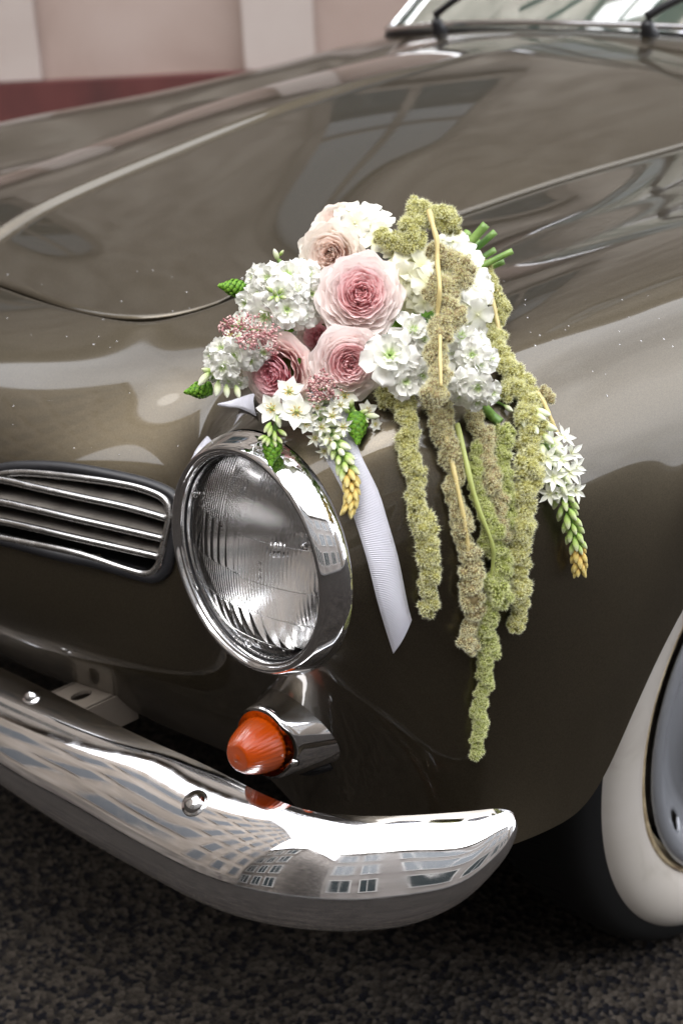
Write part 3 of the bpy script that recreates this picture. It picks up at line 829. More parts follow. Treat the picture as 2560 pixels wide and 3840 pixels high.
# ------------------------------------------------------------------ wheels
def wheel(x, sg, steer=0):
    c = Vector((x, sg * .735, .318)); ax = Vector((0, sg, 0)); fr = (c, ax, Vector((1, 0, 0)), Vector((0, 0, 1)))
    # tread and black shoulder
    pr = [(-.15, .20), (-.165, .25), (-.155, .295), (-.135, .312), (-.11, .318), (-.04, .318), (-.022, .313), (-.012, .302), (-.006, .290), (-.0035, .283)]
    root = link('wheel', mesh('wheel', *lathe([(-.15, .20), (-.05, .19), (-.045, .1), (-.04, .001)], 48, fr), MAT['dull']), CAR)
    ty = link('tyre', mesh('tyre', *lathe(pr, 128, fr), MAT['tyre']), root)
    tr = []
    for k in range(72):
        t = 2 * pi * k / 72
        for s_ in (-.125, -.085):
            p = c + ax * s_ + Vector((cos(t), 0, sin(t))) * .3165; q = c + ax * (s_ + .03) + Vector((cos(t + .04), 0, sin(t + .04))) * .3165
            tr.append(tube([p, q], .003, 4))
    trd = link('tread', mesh('tread', *join(tr), MAT['tyre']), ty); trd['kind'] = 'stuff'
    ww = [(-.0055, .287), (.000, .282), (.0055, .274), (.0092, .262), (.0098, .250), (.0075, .238), (.003, .229), (-.004, .2225)]
    link('whitewall', mesh('whitewall', *lathe(ww, 128, fr), MAT['white']), root, 'cream white sidewall with scuffs')
    cr_ = [(-.008, .2228), (-.003, .2220), (-.001, .2190), (-.004, .2150), (-.012, .2125), (-.018, .205)]
    link('rim_edge', mesh('rim_edge', *lathe(cr_, 96, fr), MAT['cream']), root, 'yellowed cream rim edge')
    # wheel disc: trim ring with slots
    def zr(r):
        tab = [(.213, .004), (.207, .0095), (.198, .008), (.188, -.001), (.172, -.012), (.155, -.018), (.142, -.013), (.130, -.002), (.115, .0)]
        return lerp_tab(r, tab)
    nr, na = 26, 160; V = []; F = []
    for i in range(nr + 1):
        r = .214 - i * (.214 - .112) / nr
        for k in range(na):
            t = 2 * pi * k / na; V.append(c + ax * zr(r) + Vector((cos(t), 0, sin(t))) * r)
    def slot(i, k):
        r = .214 - (i + .5) * (.214 - .112) / nr; t = ((k + .5) / na * 15 + .917) % 1.0 - .5
        return ((t / .21) ** 2 + ((r - .180) / .0100) ** 2) < 1
    for i in range(nr):
        for k in range(na):
            if not slot(i, k): F.append((i * na + k, (i + 1) * na + k, (i + 1) * na + (k + 1) % na, i * na + (k + 1) % na))
    rm = link('rim', mesh('rim', V, F, MAT['rim']), root, 'grey painted rim with oval slots')
    md = rm.modifiers.new('thickness', 'SOLIDIFY'); md.thickness = .003; md.offset = -1 if sg > 0 else 1
    link('rim_ring', mesh('rim_ring', *tube([c + ax * .002 + Vector((cos(t), 0, sin(t))) * .1135 for t in [2 * pi * k / 64 for k in range(64)]], .003, 8, True), MAT['rubber']), root)
    link('hubcap', mesh('hubcap', *lathe([(-.004, .112), (.004, .110), (.012, .104), (.020, .090), (.026, .07), (.030, .045), (.034, .03), (.036, .001)], 64, fr), MAT['rim']), root)
for x in (-.606, ): wheel(x, 1); wheel(x, -1)

# ------------------------------------------------------------------ windscreen, pillars, roof, wipers
def roof_line(q):
    return Vector((-1.86 + .05 * (1 - q * q), q * .47, 1.225 + .05 * (1 - q * q)))
def screen_pt(u, q):
    s = 2 * q - 1; a, b = wscreen_base(s), roof_line(s)
    p = a.lerp(b, u); p += Vector((.03, 0, .035)) * sin(pi * u) * .8; return p
scr = link('windscreen', mesh('windscreen', *grid(screen_pt, 20, 40), MAT['screen']), CAR)
base = [screen_pt(0, k / 40) + Vector((.004, 0, .002)) for k in range(41)]
side1 = [screen_pt(k / 20, 1) for k in range(21)]; side0 = [screen_pt(k / 20, 0) for k in range(21)]
topl = [screen_pt(1, k / 40) for k in range(41)]
loop = base + side1[1:] + topl[::-1][1:] + side0[::-1][1:-1]
cen = sum(loop, Vector()) / len(loop)
link('rubber_seal', mesh('rubber_seal', *tube([p + (p - cen).normalized() * .003 for p in loop], .0045, 8, True), MAT['rubber']), scr)
link('chrome_trim', mesh('chrome_trim', *tube([p + (cen - p).normalized() * .006 + Vector((.008, 0, .008)) for p in loop], .0055, 8, True), MAT['chrome']), scr)
def roof(u, q):
    s = 2 * q - 1; a = roof_line(s)
    p = Vector((a.x - u * 1.1, a.y * (1 + .16 * sin(pi * u) ), a.z + .03 * sin(pi * min(u * 1.2, 1)) - .16 * u * u)); return p
link('roof', mesh('roof', *grid(roof, 20, 30), MAT['paint']), CAR)
for sg in (1, -1):
    def pil(u, q):
        a = screen_pt(u, (1 + sg) / 2); out = Vector((-.03, .035 * sg, -.01))
        return a + Vector((-.002, .012 * sg, 0)) + out * q * 1.6
    link('door_pillar', mesh('door_pillar', *grid(pil, 16, 6), MAT['paint']), CAR)
    def sw(u, q):
        a = Vector((-1.42 - 1.1 * u, sg * .655, .915)); b = roof(min(1, u), (1 + sg) / 2); return a.lerp(b, q)
    link('side_window', mesh('side_window', *grid(sw, 16, 6), MAT['screen']), CAR)
def bench():
    return join([box((-1.95, .33, .55), (.5, .5, .2)), box((-1.95, -.33, .55), (.5, .5, .2)), box((-2.2, .33, .8), (.14, .48, .55)), box((-2.2, -.33, .8), (.14, .48, .55))])
se = mesh('seat', *bench(), MAT['seat'], False); so_ = link('seat', se, CAR); m_ = so_.modifiers.new('b', 'BEVEL'); m_.width = .05; m_.segments = 4
link('dashboard', mesh('dashboard', *join([box((-1.45, 0, .78), (.14, 1.15, .2))]), MAT['paint'], False), CAR)
link('steering_wheel', mesh('steering_wheel', *tube([Vector((-1.62, .33, .86)) + Vector((.07 * cos(t) * -.5, .19 * sin(t), .18 * cos(t))) for t in [2 * pi * k / 40 for k in range(40)]], .010, 8, True), MAT['winframe']), CAR)

def wiper(q, px_pivot, lab):
    # pivot on the cowl, arm lying across the glass
    b = wscreen_base(q) + Vector((.032, 0, .0)); 
    tip = screen_pt(.30, (q + 1) / 2 + .30); mid = screen_pt(.12, (q + 1) / 2 + .13) + Vector((.03, 0, .03))
    root = link('wiper', mesh('wiper', *join([lathe([(-.015, .014), (.006, .014), (.012, .011), (.022, .010), (.027, .006), (.028, .0005)], 20, (b, Vector((.45, 0, .89)), Vector((.89, 0, -.45)), Vector((0, 1, 0))))]), MAT['rubber']), CAR, lab)
    path = catmull([b + Vector((.012, 0, .030)), b.lerp(mid, .4) + Vector((.015, 0, .030)), mid + Vector((.008, 0, .01)), tip + Vector((.02, 0, .02))], 6)
    link('wiper_arm', mesh('wiper_arm', *tube(path, lambda t: .007 - .004 * t, 8), MAT['rubber']), root)
    e0 = screen_pt(.10, (q + 1) / 2 + .10) + Vector((.012, 0, .012)); e1 = screen_pt(.42, (q + 1) / 2 + .44) + Vector((.012, 0, .012))
    bl = [e0.lerp(e1, k / 8) + Vector((.01, 0, .012)) * sin(pi * k / 8) for k in range(9)]
    link('wiper_blade', mesh('wiper_blade', *tube(bl, .0038, 6), MAT['rubber']), root)
wiper(-.60, 0, 'black wiper nearest the far windscreen corner'); wiper(.20, 0, 'black wiper at the middle of the windscreen')

# ------------------------------------------------------------------ bouquet
BQ = thing('bouquet', 'bridal bouquet of blush roses, white stocks and trailing green amaranth tied with white ribbon', 'bouquet', tuple(hit(1400, 1300, bvh)[0]))
_dv = [Vector((-.012, .597 + .104 * cos(t), .653 + .104 * sin(t))) for t in [2 * pi * k / 32 for k in range(32)]]
bvh_all = BVHTree.FromPolygons(full_v + [v.co for v in hood_ob.data.vertices] + _dv, full_f + [tuple(i + len(full_v) for i in p.vertices) for p in hood_ob.data.polygons] + [tuple(len(full_v) + len(hood_ob.data.vertices) + i for i in range(32))])
def dplane(py): return 1.085 + max(0, 1560 - py) * .000115
def pos(px, py, off=0.0, rpx=0, under=.006):
    """a point on the sight line through the bouquet, kept above the bodywork"""
    Ph, n, d = hit(px, py, bvh_all)
    D = dplane(py) + off
    if Ph is not None:
        t = (Ph - CAM).length
        D = min(D, t - (rpx * t / FPX * 1.0 + under))
    return CAM + d * D, D
def onbody(px, py, rpx=0, gap=.001):
    for q in range(12):
        Ph, n, d = hit(px, py, bvh_all)
        if Ph is not None: break
        px -= 14; py -= 6
    t = (Ph - CAM).length
    D = t - (rpx * t / FPX + gap); return CAM + d * D, D
def axis(ax, ay): return (BACK + RIGHT * ax + UP * ay).normalized()

def with_t(me, tv):
    a = me.attributes.new('t', 'FLOAT', 'POINT'); a.data.foreach_set('value', tv); return me
class PB:                        # collects petals with a value t along each
    def __init__(self): self.V = []; self.F = []; self.T = []
    def add(self, fn, na, nb, tf=None):
        o = len(self.V)
        for i in range(na + 1):
            for j in range(nb + 1):
                a = 2 * i / na - 1; b = j / nb
                self.V.append(Vector(fn(a, b))); self.T.append(tf(a, b) if tf else b)
        c = nb + 1
        for i in range(na):
            for j in range(nb): self.F.append((o + i * c + j, o + (i + 1) * c + j, o + (i + 1) * c + j + 1, o + i * c + j + 1))
    def geo(self, V, F, T):
        o = len(self.V); self.V += [Vector(v) for v in V]; self.T += T if isinstance(T, list) else [T] * len(V)
        self.F += [tuple(q + o for q in f) for f in F]
    def build(self, name, mat): return with_t(mesh(name, self.V, self.F, mat), self.T)

def rose_petal(r, rho, phi, span, zt, curl, ruf, thick=0, lean=0.0, cx=0, cy=0, zb=-.62):
    ph1, ph2, ph3 = r.uniform(0, 6), r.uniform(0, 6), r.uniform(0, 6)
    f1 = r.uniform(2.2, 3.8); notch = r.uniform(0, .10); skew = r.uniform(-.12, .12)
    def fn(a, b):
        wd = (.45 + .55 * sin(min(b * 1.15, 1) * pi / 2))
        ang = phi + a * span / 2 * wd + skew * b
        top = zt - (zt - zb) * (.16 * a ** 4 + .05 * a * a) - notch * math.exp(-(a * 5) ** 2) * .6
        z = zb + (top - zb) * b ** .92
        rr = rho * (.22 + .78 * b ** .50) + curl * b ** 4 - lean * max(0, b - .45) ** 1.5
        rr += ruf * sin(a * f1 * 2 + ph1) * b ** 3 + ruf * .4 * sin(a * 9 + ph2) * b ** 5
        z += ruf * .7 * sin(a * f1 * 1.6 + ph3) * b ** 3 - max(0, curl) * .9 * b ** 6
        rr *= 1 - .05 * abs(a) ** 3
        return (cx + cos(ang) * rr, cy + sin(ang) * rr, z)
    return fn
def make_rose(seed, outer_mat, inner_mat, detail=1.0):
    """list of (name, mesh) in unit radius"""
    r = random.Random(seed); out = []
    rings = [(1.0, 5, 1.55, -.02, .10), (.94, 6, 1.45, .07, .07), (.86, 6, 1.35, .15, .05), (.77, 7, 1.2, .22, .03), (.69, 7, 1.15, .28, .02)]
    a0 = r.uniform(0, 6)
    for k, (rho, n, span, zt, curl) in enumerate(rings):
        a0 += .5
        for i in range(n):
            p = PB(); p.add(rose_petal(r, rho * r.uniform(.96, 1.03), a0 + 2 * pi * i / n + r.uniform(-.12, .12), span * r.uniform(.92, 1.1), zt + r.uniform(-.03, .05), curl * r.uniform(.6, 1.4), .028 + .012 * (3 - k)), 12, 8)
            out.append(('petal', p.build('petal', outer_mat)))
    # inner whorl: many thin ruffled petals folded in quarters round the heart
    p = PB()
    for k in range(9):
        rho = .63 - k * .055; n = 6 - k // 4; a0 += r.uniform(.3, .8)
        for i in range(n):
            ph = a0 + 2 * pi * i / n + r.uniform(-.25, .25)
            p.add(rose_petal(r, rho * r.uniform(.93, 1.07), ph, r.uniform(1.25, 1.9), .34 + .012 * k + r.uniform(-.05, .04), r.uniform(-.02, .02), r.uniform(.010, .028), lean=r.uniform(0.02, .12), zb=-.12), 12, 7, lambda a, b, q=k: b * (1.0 - .03 * q) )
    for q in range(5):           # quarters
        th = a0 + 2 * pi * q / 5; cx, cy = cos(th) * .20, sin(th) * .20
        for k in range(4):
            p.add(rose_petal(r, .17 * (1 - k * .2), th + pi + r.uniform(-.9, .9), r.uniform(1.6, 2.6), .27 + r.uniform(-.05, .05), 0, .025, cx=cx * (.85 + .1 * k), cy=cy * (.85 + .1 * k), zb=-.05), 7, 5, lambda a, b: b * .72)
    out.append(('petal_whorl', p.build('petal_whorl', inner_mat)))
    h = PB()
    for k in range(26):
        t = k * 2.4; rr = .085 * sqrt(k / 26)
        V, F = tube([Vector((cos(t) * rr, sin(t) * rr, -.05)), Vector((cos(t) * rr * 1.3, sin(t) * rr * 1.3, .13 + .03 * sin(k)))], .014, 5)
        h.geo(V, F, .5)
    out.append(('rose_heart', h.build('rose_heart', MAT['heart'])))
    return out
def put_rose(px, py, rpx, ax, ay, parts, spin, label, off=0.0):
    p, D = pos(px, py, off, rpx * .55); sc = rpx * D / FPX
    m4 = mat_from(p, axis(ax, ay), spin, sc)
    # green calyx with a stub of stem carries the petals
    cal = tube([Vector((0, 0, -.5)), Vector((0, 0, -.62)), Vector((0, 0, -.78)), Vector((0, 0, -1.1))], lambda t: (.30, .22, .10, .06)[min(3, int(t * 3.99))], 12)
    root = inst('rose', mesh('rose', *cal, MAT['stem']), BQ, m4, label)
    for nm, me in parts: inst(nm, me, root, m4)
    for o in root.children:
        if o.name.startswith('petal_whorl'): o['kind'] = 'stuff'
    return root
rose_a = make_rose(3, MAT['rose_outer'], MAT['rose_inner']); rose_b = make_rose(11, MAT['rose_outer'], MAT['rose_inner'])
rose_p = make_rose(5, MAT['pale_outer'], MAT['pale_inner']); rose_d = make_rose(21, MAT['deep_outer'], MAT['deep_inner'])
put_rose(1352, 1105, 152, .02, .03, rose_a, .4, 'large open blush rose at the centre', -.030)
put_rose(1308, 1362, 132, .12, -.22, rose_b, 1.7, 'open pink rose under the central one', -.020)
put_rose(1035, 1395, 138, -.55, -.35, rose_d, 2.2, 'deep pink rose at the lower left', -.004)
put_rose(1240, 955, 118, -.30, -.15, rose_p, .9, 'pale peach rose above the central one', -.010)
put_rose(1262, 850, 100, -.35, .35, rose_p, 2.9, 'pale rose at the top, half hidden', .012)
put_rose(1190, 1262, 78, -.3, .1, rose_d, .2, 'small deep pink rose sunk between the others', .030)

def flat_petal(r, phi, L, Wd, cup, wave, lift0=0.0, r0=.05, point=0.0, bend=0.0):
    p1, p2 = r.uniform(0, 6), r.uniform(0, 6); fq = r.uniform(2, 4)
    def fn(a, b):
        s_ = (sin(pi * min(b, .999) ** (.75 + .5 * (1 - point))) ** (.55 + point * .5)) if b < .999 else 0.0
        if point < .5: s_ = (b ** .55) * sqrt(max(0, 1 - max(0, (b - .62) / .38) ** 2.6)) if b > .62 else b ** .55 * 1.0
        wv = a * Wd * s_
        rr = r0 + L * b
        z = lift0 + cup * b ** 1.6 + wave * (sin(a * fq + p1) * b * b + .5 * sin(b * 7 + p2 + a * 3) * b) - bend * b ** 3 + abs(a) ** 2 * cup * .35 * s_
        return (cos(phi) * rr - sin(phi) * wv, sin(phi) * rr + cos(phi) * wv, z)
    return fn
def stock_mesh(seed):
    r = random.Random(seed); p = PB()
    n = 6
    for i in range(n): p.add(flat_petal(r, 2 * pi * i / n + r.uniform(-.25, .25), r.uniform(.95, 1.15), .56, r.uniform(.0, .35), .17, -.05, bend=r.uniform(0, .4)), 6, 6)
    for i in range(5): p.add(flat_petal(r, 1 + 2 * pi * i / 5 + r.uniform(-.3, .3), r.uniform(.6, .8), .44, r.uniform(.25, .55), .17, .05, bend=r.uniform(0, .1)), 5, 5)
    for i in range(5): p.add(flat_petal(r, 2 * pi * i / 5 + r.uniform(-.4, .4), .36, .20, .42, .10, .12), 4, 4, lambda a, b: b * .75)
    for i in range(5): p.add(flat_petal(r, 2 * pi * i / 5 + r.uniform(-.4, .4), .16, .09, .34, .05, .16), 3, 3, lambda a, b: b * .3)
    return p.build('floret', MAT['stock'])
def hydra_mesh(seed, mat):
    r = random.Random(seed); p = PB()
    for i in range(4): p.add(flat_petal(r, pi / 2 * i + r.uniform(-.12, .12), .95, .60, r.uniform(.02, .2), .10, 0, r0=.02, bend=r.uniform(0, .2)), 6, 6, lambda a, b: min(1, b * 1.4))
    V, F = lathe([(0.02, .09), (.06, .08), (.10, .04), (.11, .001)], 8, (Vector((0, 0, 0)), Vector((0, 0, 1)), Vector((1, 0, 0)), Vector((0, 1, 0)))); p.geo(V, F, .1)
    return p.build('floret', mat)
STOCK = [stock_mesh(s_) for s_ in range(5)]
HYD = [hydra_mesh(s_, MAT['hydra']) for s_ in range(4)]; HYW = [hydra_mesh(s_ + 9, MAT['hydra_white']) for s_ in range(4)]
def stem_part(name, pts, rad, mat, label=None):
    return link(name, mesh(name, *tube(catmull(pts, 6), rad, 8), mat), BQ, label)
def cluster(name, label, meshes, items, core, mat='stem', size=1.0):
    """items: px, py, radius px, axis x, axis y, offset"""
    cp, D = pos(*core[:2], .03, 30)
    pts = [cp + BACK * .0 - BACK * .02, cp, cp + BACK * .01]
    root = stem_part(name, pts, .0035, MAT[mat], label)
    for k, (px, py, rp, ax, ay, off) in enumerate(items):
        p, D = pos(px, py, off + rnd.uniform(-.006, .005), rp * .25); rp *= rnd.uniform(.82, 1.14); sc = rp * D / FPX * size * (1.14 if 'stock' in name else 1.25); ax += rnd.uniform(-.3, .3); ay += rnd.uniform(-.3, .3)
        inst('floret', meshes[rnd.randrange(len(meshes))], root, mat_from(p, axis(ax, ay), rnd.uniform(0, 6), sc))
        d = (p - cp)
        if k % 2 == 0 and d.length > .004:
            q = tube(catmull([cp, cp.lerp(p, .5) - BACK * .004, p - axis(ax, ay) * .003], 3), .0012, 5)
            link('flower_stalk', mesh('flower_stalk', *q, MAT['stem']), root)
    return root
cluster('stock', 'white stock with a green centre at the upper left', STOCK,
 [(1010,1045,62,-.6,.4,-.02),(1085,1035,58,-.1,.5,-.03),(1150,1030,55,.3,.4,-.018),(1165,1100,55,.5,0,-.02),(985,1100,60,-.8,0,-.015),(1055,1100,70,-.1,.1,-.045),
  (1115,1085,50,.2,.2,-.04),(1000,1180,64,-.4,-.5,-.028),(1075,1160,58,.1,-.4,-.038),(1130,1175,60,.4,-.4,-.024),(1160,1155,48,.7,-.2,-.01),(925,1135,42,-1,-.2,.0),(960,1050,48,-1,.3,0),(1150,985,44,.3,.8,0),(1190,1045,40,.9,.2,.0),(1015,1210,50,-.2,-.7,-.01)], (1075,1110))
cluster('stock', 'white stock at the far left beside the astilbe', STOCK,
 [(835,1310,52,-.6,.3,-.01),(880,1330,55,-.2,-.1,-.028),(840,1375,50,-.5,-.5,-.018),(800,1335,42,-1,0,0),(950,1290,52,.1,.4,-.02),(985,1320,48,.4,-.1,-.02),(940,1350,46,.1,-.4,-.02),(900,1270,42,-.2,.7,0),(905,1220,44,-.6,.5,0),(795,1395,34,-.7,-.5,.0),(860,1420,36,-.2,-.8,.0),(900,1435,32,.1,-.8,0)], (890,1345))
cluster('stock', 'white stock overlapping the right edge of the central rose', STOCK,
 [(1545,1240,72,.1,.3,-.045),(1580,1275,50,.6,0,-.035),(1460,1335,82,-.1,.0,-.052),(1515,1425,58,0,-.5,-.035),(1575,1410,50,.5,-.5,-.03),(1600,1400,36,.9,-.2,-.02),(1500,1290,40,-.3,.3,-.03),(1550,1450,34,.2,-.9,-.02)], (1510,1340))
cluster('stock', 'white stock on the right beneath the cream hydrangea', STOCK,
 [(1730,1265,50,0,.5,-.02),(1795,1280,46,.5,.3,-.02),(1700,1320,44,-.5,.1,-.02),(1770,1330,54,.1,.2,-.035),(1790,1370,56,.5,0,-.035),(1835,1345,42,.8,.2,-.02),(1690,1430,52,-.5,-.2,-.03),(1745,1440,48,-.1,-.3,-.038),(1790,1450,54,.2,-.3,-.038),(1840,1470,40,.7,-.4,-.02),(1785,1500,42,.1,-.8,-.02),(1720,1480,38,-.4,-.7,-.02)], (1765,1380))
cluster('hydrangea', 'cream hydrangea at the top beside the pale roses', HYW,
 [(1300,800,46,-.4,.6,.0),(1345,795,50,0,.8,-.005),(1395,800,48,.2,.8,0),(1440,815,40,.6,.6,.008),(1330,835,48,-.3,.1,-.012),(1385,840,46,.1,.1,-.012),(1430,850,38,.4,.2,0)], (1370,830))
cluster('hydrangea', 'pale yellow hydrangea between the central rose and the amaranth', HYD,
 [(1400,905,50,-.1,.5,-.012),(1450,925,40,.3,.5,-.005),(1490,955,54,-.2,.3,-.02),(1545,990,60,.1,.2,-.028),(1520,1045,58,-.1,-.1,-.03),(1580,1000,50,.5,.3,-.02),(1600,1060,50,.5,0,-.02),(1540,1100,50,0,-.3,-.022),(1590,1130,46,.3,-.3,-.015),(1570,940,44,.2,.6,-.01),(1530,1150,40,-.2,-.5,-.01),(1640,1110,44,.5,-.1,-.005)], (1540,1040))
cluster('hydrangea', 'ivory hydrangea on the right behind the hanging amaranth', HYW,
 [(1700,905,44,0,.8,0),(1760,955,50,.4,.6,-.005),(1790,1010,52,.7,.3,-.005),(1780,1075,62,.4,.1,-.015),(1800,1120,54,.7,-.1,-.01),(1755,1135,52,.2,0,-.02),(1790,1180,58,.5,-.3,-.015),(1740,1190,48,0,-.3,-.015),(1775,1225,48,.3,-.6,-.005),(1815,1060,40,1,.2,0),(1730,1090,44,-.2,.1,-.01),(1660,900,34,-.3,.7,.0)], (1760,1090))

# ---- hanging amaranth
def tuft_mesh(seed, mat):
    r = random.Random(seed); p = PB()
    subs = [(Vector((0, 0, 0)), .62)]
    for k in range(9):
        z = 1 - 2 * (k + .5) / 9; t = k * 2.4 + r.uniform(0, 1); q = sqrt(1 - z * z)
        subs.append((Vector((cos(t) * q, sin(t) * q, z)) * r.uniform(.46, .62), r.uniform(.30, .42)))
    for c, R in subs:
        ico_n = 8
        V = []; F = []
        for i in range(5):
            for j in range(ico_n):
                a = pi * (i + .5) / 5; b = 2 * pi * j / ico_n
                V.append(c + Vector((sin(a) * cos(b), sin(a) * sin(b), cos(a))) * R * .76)
        for i in range(4):
            for j in range(ico_n): F.append((i * ico_n + j, i * ico_n + (j + 1) % ico_n, (i + 1) * ico_n + (j + 1) % ico_n, (i + 1) * ico_n + j))
        p.geo(V, F, .02)  # cores take the dark base tone, shade painted into the gaps
        n = 40
        if R > .6: continue
        for k in range(n):
            z = 1 - 2 * (k + .5) / n; t = k * 2.39996 + r.uniform(-.2, .2); q = sqrt(1 - z * z); d = Vector((cos(t) * q, sin(t) * q, z))
            if (c + d * R).length < .60: continue
            x, y, zz = frame_from(d, Vector((.3, .5, .8)))
            o = c + d * R * .80; tone = r.uniform(-.15, .2)
            V = [o]; T = [.45 + tone]; F = []
            m_ = 5; a0 = r.uniform(0, 6)
            for j in range(m_):
                an = a0 + 2 * pi * j / m_; sp = x * cos(an) + y * sin(an); sq = x * cos(an + .55) + y * sin(an + .55); sr = x * cos(an - .55) + y * sin(an - .55)
                V += [o + sq * .035 + d * .02, o + sr * .035 + d * .02, o + sp * r.uniform(.10, .16) + d * r.uniform(.10, .22)]; T += [.35 + tone, .35 + tone, .95 + tone]
                F.append((1 + 3 * j, 2 + 3 * j, 3 + 3 * j)); F.append((0, 1 + 3 * j, 2 + 3 * j))
            # a bristle
            V += [o + x * .012, o - x * .012, o + d * r.uniform(.24, .38) + x * r.uniform(-.05, .05)]; T += [.4, .4, 1.0]; F.append((len(V) - 3, len(V) - 2, len(V) - 1))
            p.geo(V, F, T)
    return p.build('flower_tuft', mat)
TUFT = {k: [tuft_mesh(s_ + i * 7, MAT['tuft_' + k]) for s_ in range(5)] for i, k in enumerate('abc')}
def strand(label, kind, pts, stem_mat='stem_y', stem_pts=None, mode='body', off=0.0, dens=.95, extra=.35):
    """pts: px, py, radius px"""
    P3 = []
    for (px, py, rp) in pts:
        p, D = onbody(px, py, rp * .9, .003) if mode == 'body' else pos(px, py, off, rp * .9)
        P3.append((p, rp * D / FPX))
    if stem_pts is None: sp = [p - BACK * r_ * .3 for p, r_ in P3]
    else: sp = [(onbody(px, py, 30, .006)[0] if mode == 'body' else pos(px, py, off - .012, 20)[0]) + BACK * ((lf - 5) / 1000.0) for (px, py, lf) in stem_pts]
    root = stem_part('amaranth', sp, lambda t: (.0023 - .0010 * t) * (1 + .12 * sin(t * 37)), MAT[stem_mat], label)
    path = catmull([p for p, r_ in P3], 8); rad = [v_.x for v_ in catmull([(r_, 0, 0) for p, r_ in P3], 8)]
    acc = 0; last = path[0]; i = 0; need = 0
    for i in range(len(path)):
        acc += (path[i] - last).length; last = path[i]
        if acc >= need:
            acc = 0; r_ = rad[i] * rnd.uniform(.84, 1.26); need = rad[i] * dens * rnd.uniform(.55, 1.0)
            j = (RIGHT * rnd.uniform(-1, 1) + BACK * rnd.uniform(-.4, .7)) * rad[i] * .20
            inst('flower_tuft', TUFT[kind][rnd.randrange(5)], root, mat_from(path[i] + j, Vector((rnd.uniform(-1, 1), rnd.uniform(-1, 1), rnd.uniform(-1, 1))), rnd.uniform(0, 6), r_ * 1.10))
    return root
strand('pale yellow green amaranth hanging furthest left, nearest the ribbon', 'a',
 [(1462,1425,46),(1455,1490,50),(1520,1515,48),(1524,1590,48),(1532,1660,44),(1536,1715,52),(1556,1790,46),(1569,1887,46),(1580,1940,50),(1594,1995,46),(1600,2070,46),(1607,2142,44),(1612,2210,42),(1613,2245,40),(1610,2285,39)])
strand('buff amaranth with a bare straw stem running down its middle', 'b',
 [(1660,1470,46),(1625,1500,44),(1670,1560,50),(1645,1600,44),(1684,1660,52),(1680,1700,46),(1712,1765,36),(1700,1825,40),(1690,1840,34),(1725,1905,38),(1735,1980,42),(1725,2000,34),(1752,2055,42),(1775,2110,50),(1775,2165,52),(1774,2215,52),(1770,2270,46),(1768,2330,36),(1745,2385,34),(1757,2425,46)],
 stem_pts=[(1648,1400,4),(1652,1540,6),(1675,1660,8),(1698,1760,9),(1722,1870,10),(1745,1990,10),(1757,2090,8),(1772,2200,0),(1760,2400,-4)])
strand('longest amaranth, green with a thick pale stem, its tip lowest of all', 'c',
 [(1790,1680,30),(1786,1791,36),(1780,1830,30),(1824,1919,38),(1850,1983,40),(1812,2040,34),(1869,2059,38),(1880,2123,38),(1843,2174,44),(1869,2225,50),(1843,2276,40),(1830,2340,38),(1818,2370,34),(1835,2415,32),(1812,2490,38),(1815,2560,30),(1805,2600,33),(1798,2652,31),(1795,2716,31),(1790,2770,29),(1786,2810,28),(1783,2830,28)],
 'stem_g', stem_pts=[(1712,1590,6),(1738,1700,10),(1762,1810,12),(1795,1920,12),(1838,2030,12),(1846,2110,8),(1828,2290,0),(1815,2480,-4),(1800,2600,-5)])
strand('dull buff amaranth behind the straw stem one', 'b',
 [(1773,1540,38),(1792,1605,40),(1815,1640,40),(1818,1683,36),(1828,1740,38),(1840,1804,38),(1869,1855,38),(1875,1906,38),(1881,1964,38),(1894,2008,34)])
strand('short olive amaranth tucked behind the thick right strand', 'c', [(1890,1620,40),(1881,1680,38),(1886,1735,38),(1893,1790,36),(1905,1850,34),(1912,1930,34),(1915,1990,30)])
strand('thick green amaranth on the right ending in a round knob', 'a',
 [(1926,1455,40),(1895,1470,40),(1958,1421,42),(1985,1520,50),(1968,1560,48),(2010,1600,50),(1975,1640,52),(2000,1690,54),(1975,1745,54),(1985,1790,52),(1962,1850,50),(1970,1910,48),(1958,1960,48),(1955,2015,46),(1953,2085,45),(1954,2150,43),(1947,2220,40),(1945,2290,38),(1940,2330,36),(1939,2362,40)],
 stem_pts=[(1958,1440,2),(1985,1500,4),(2015,1560,4),(1985,1640,-4),(1975,1750,-6),(1965,1900,-8),(1950,2200,-8)])
strand('amaranth falling along the right edge of the bouquet from behind the hydrangea', 'a',
 [(1822,1000,34),(1828,1035,32),(1858,1110,34),(1875,1150,34),(1880,1190,34),(1835,1240,36),(1862,1270,42),(1850,1310,40),(1895,1344,42),(1905,1385,44),(1945,1410,42)], stem_pts=[(1835,1080,6),(1850,1160,10),(1862,1215,10),(1890,1330,-2),(1930,1400,2),(1962,1460,4)], mode='pos', off=.05)
strand('small dry amaranth tip at the far right by a bare stem', 'b', [(2040,1470,30),(2058,1500,32)], stem_pts=[(1985,1440,4),(2030,1500,8),(2062,1570,8),(2095,1635,4)])
strand('amaranth arching over the top of the bouquet and down its front', 'a',
 [(1430,888,40),(1465,905,42),(1520,915,44),(1565,900,50),(1545,830,46),(1565,770,42),(1600,810,44),(1670,820,52),(1690,860,42)], 'stem_y', mode='pos', off=-.030, dens=.8, stem_pts=[(1590,830,-14),(1560,830,-14),(1540,870,-14),(1480,900,-14)])
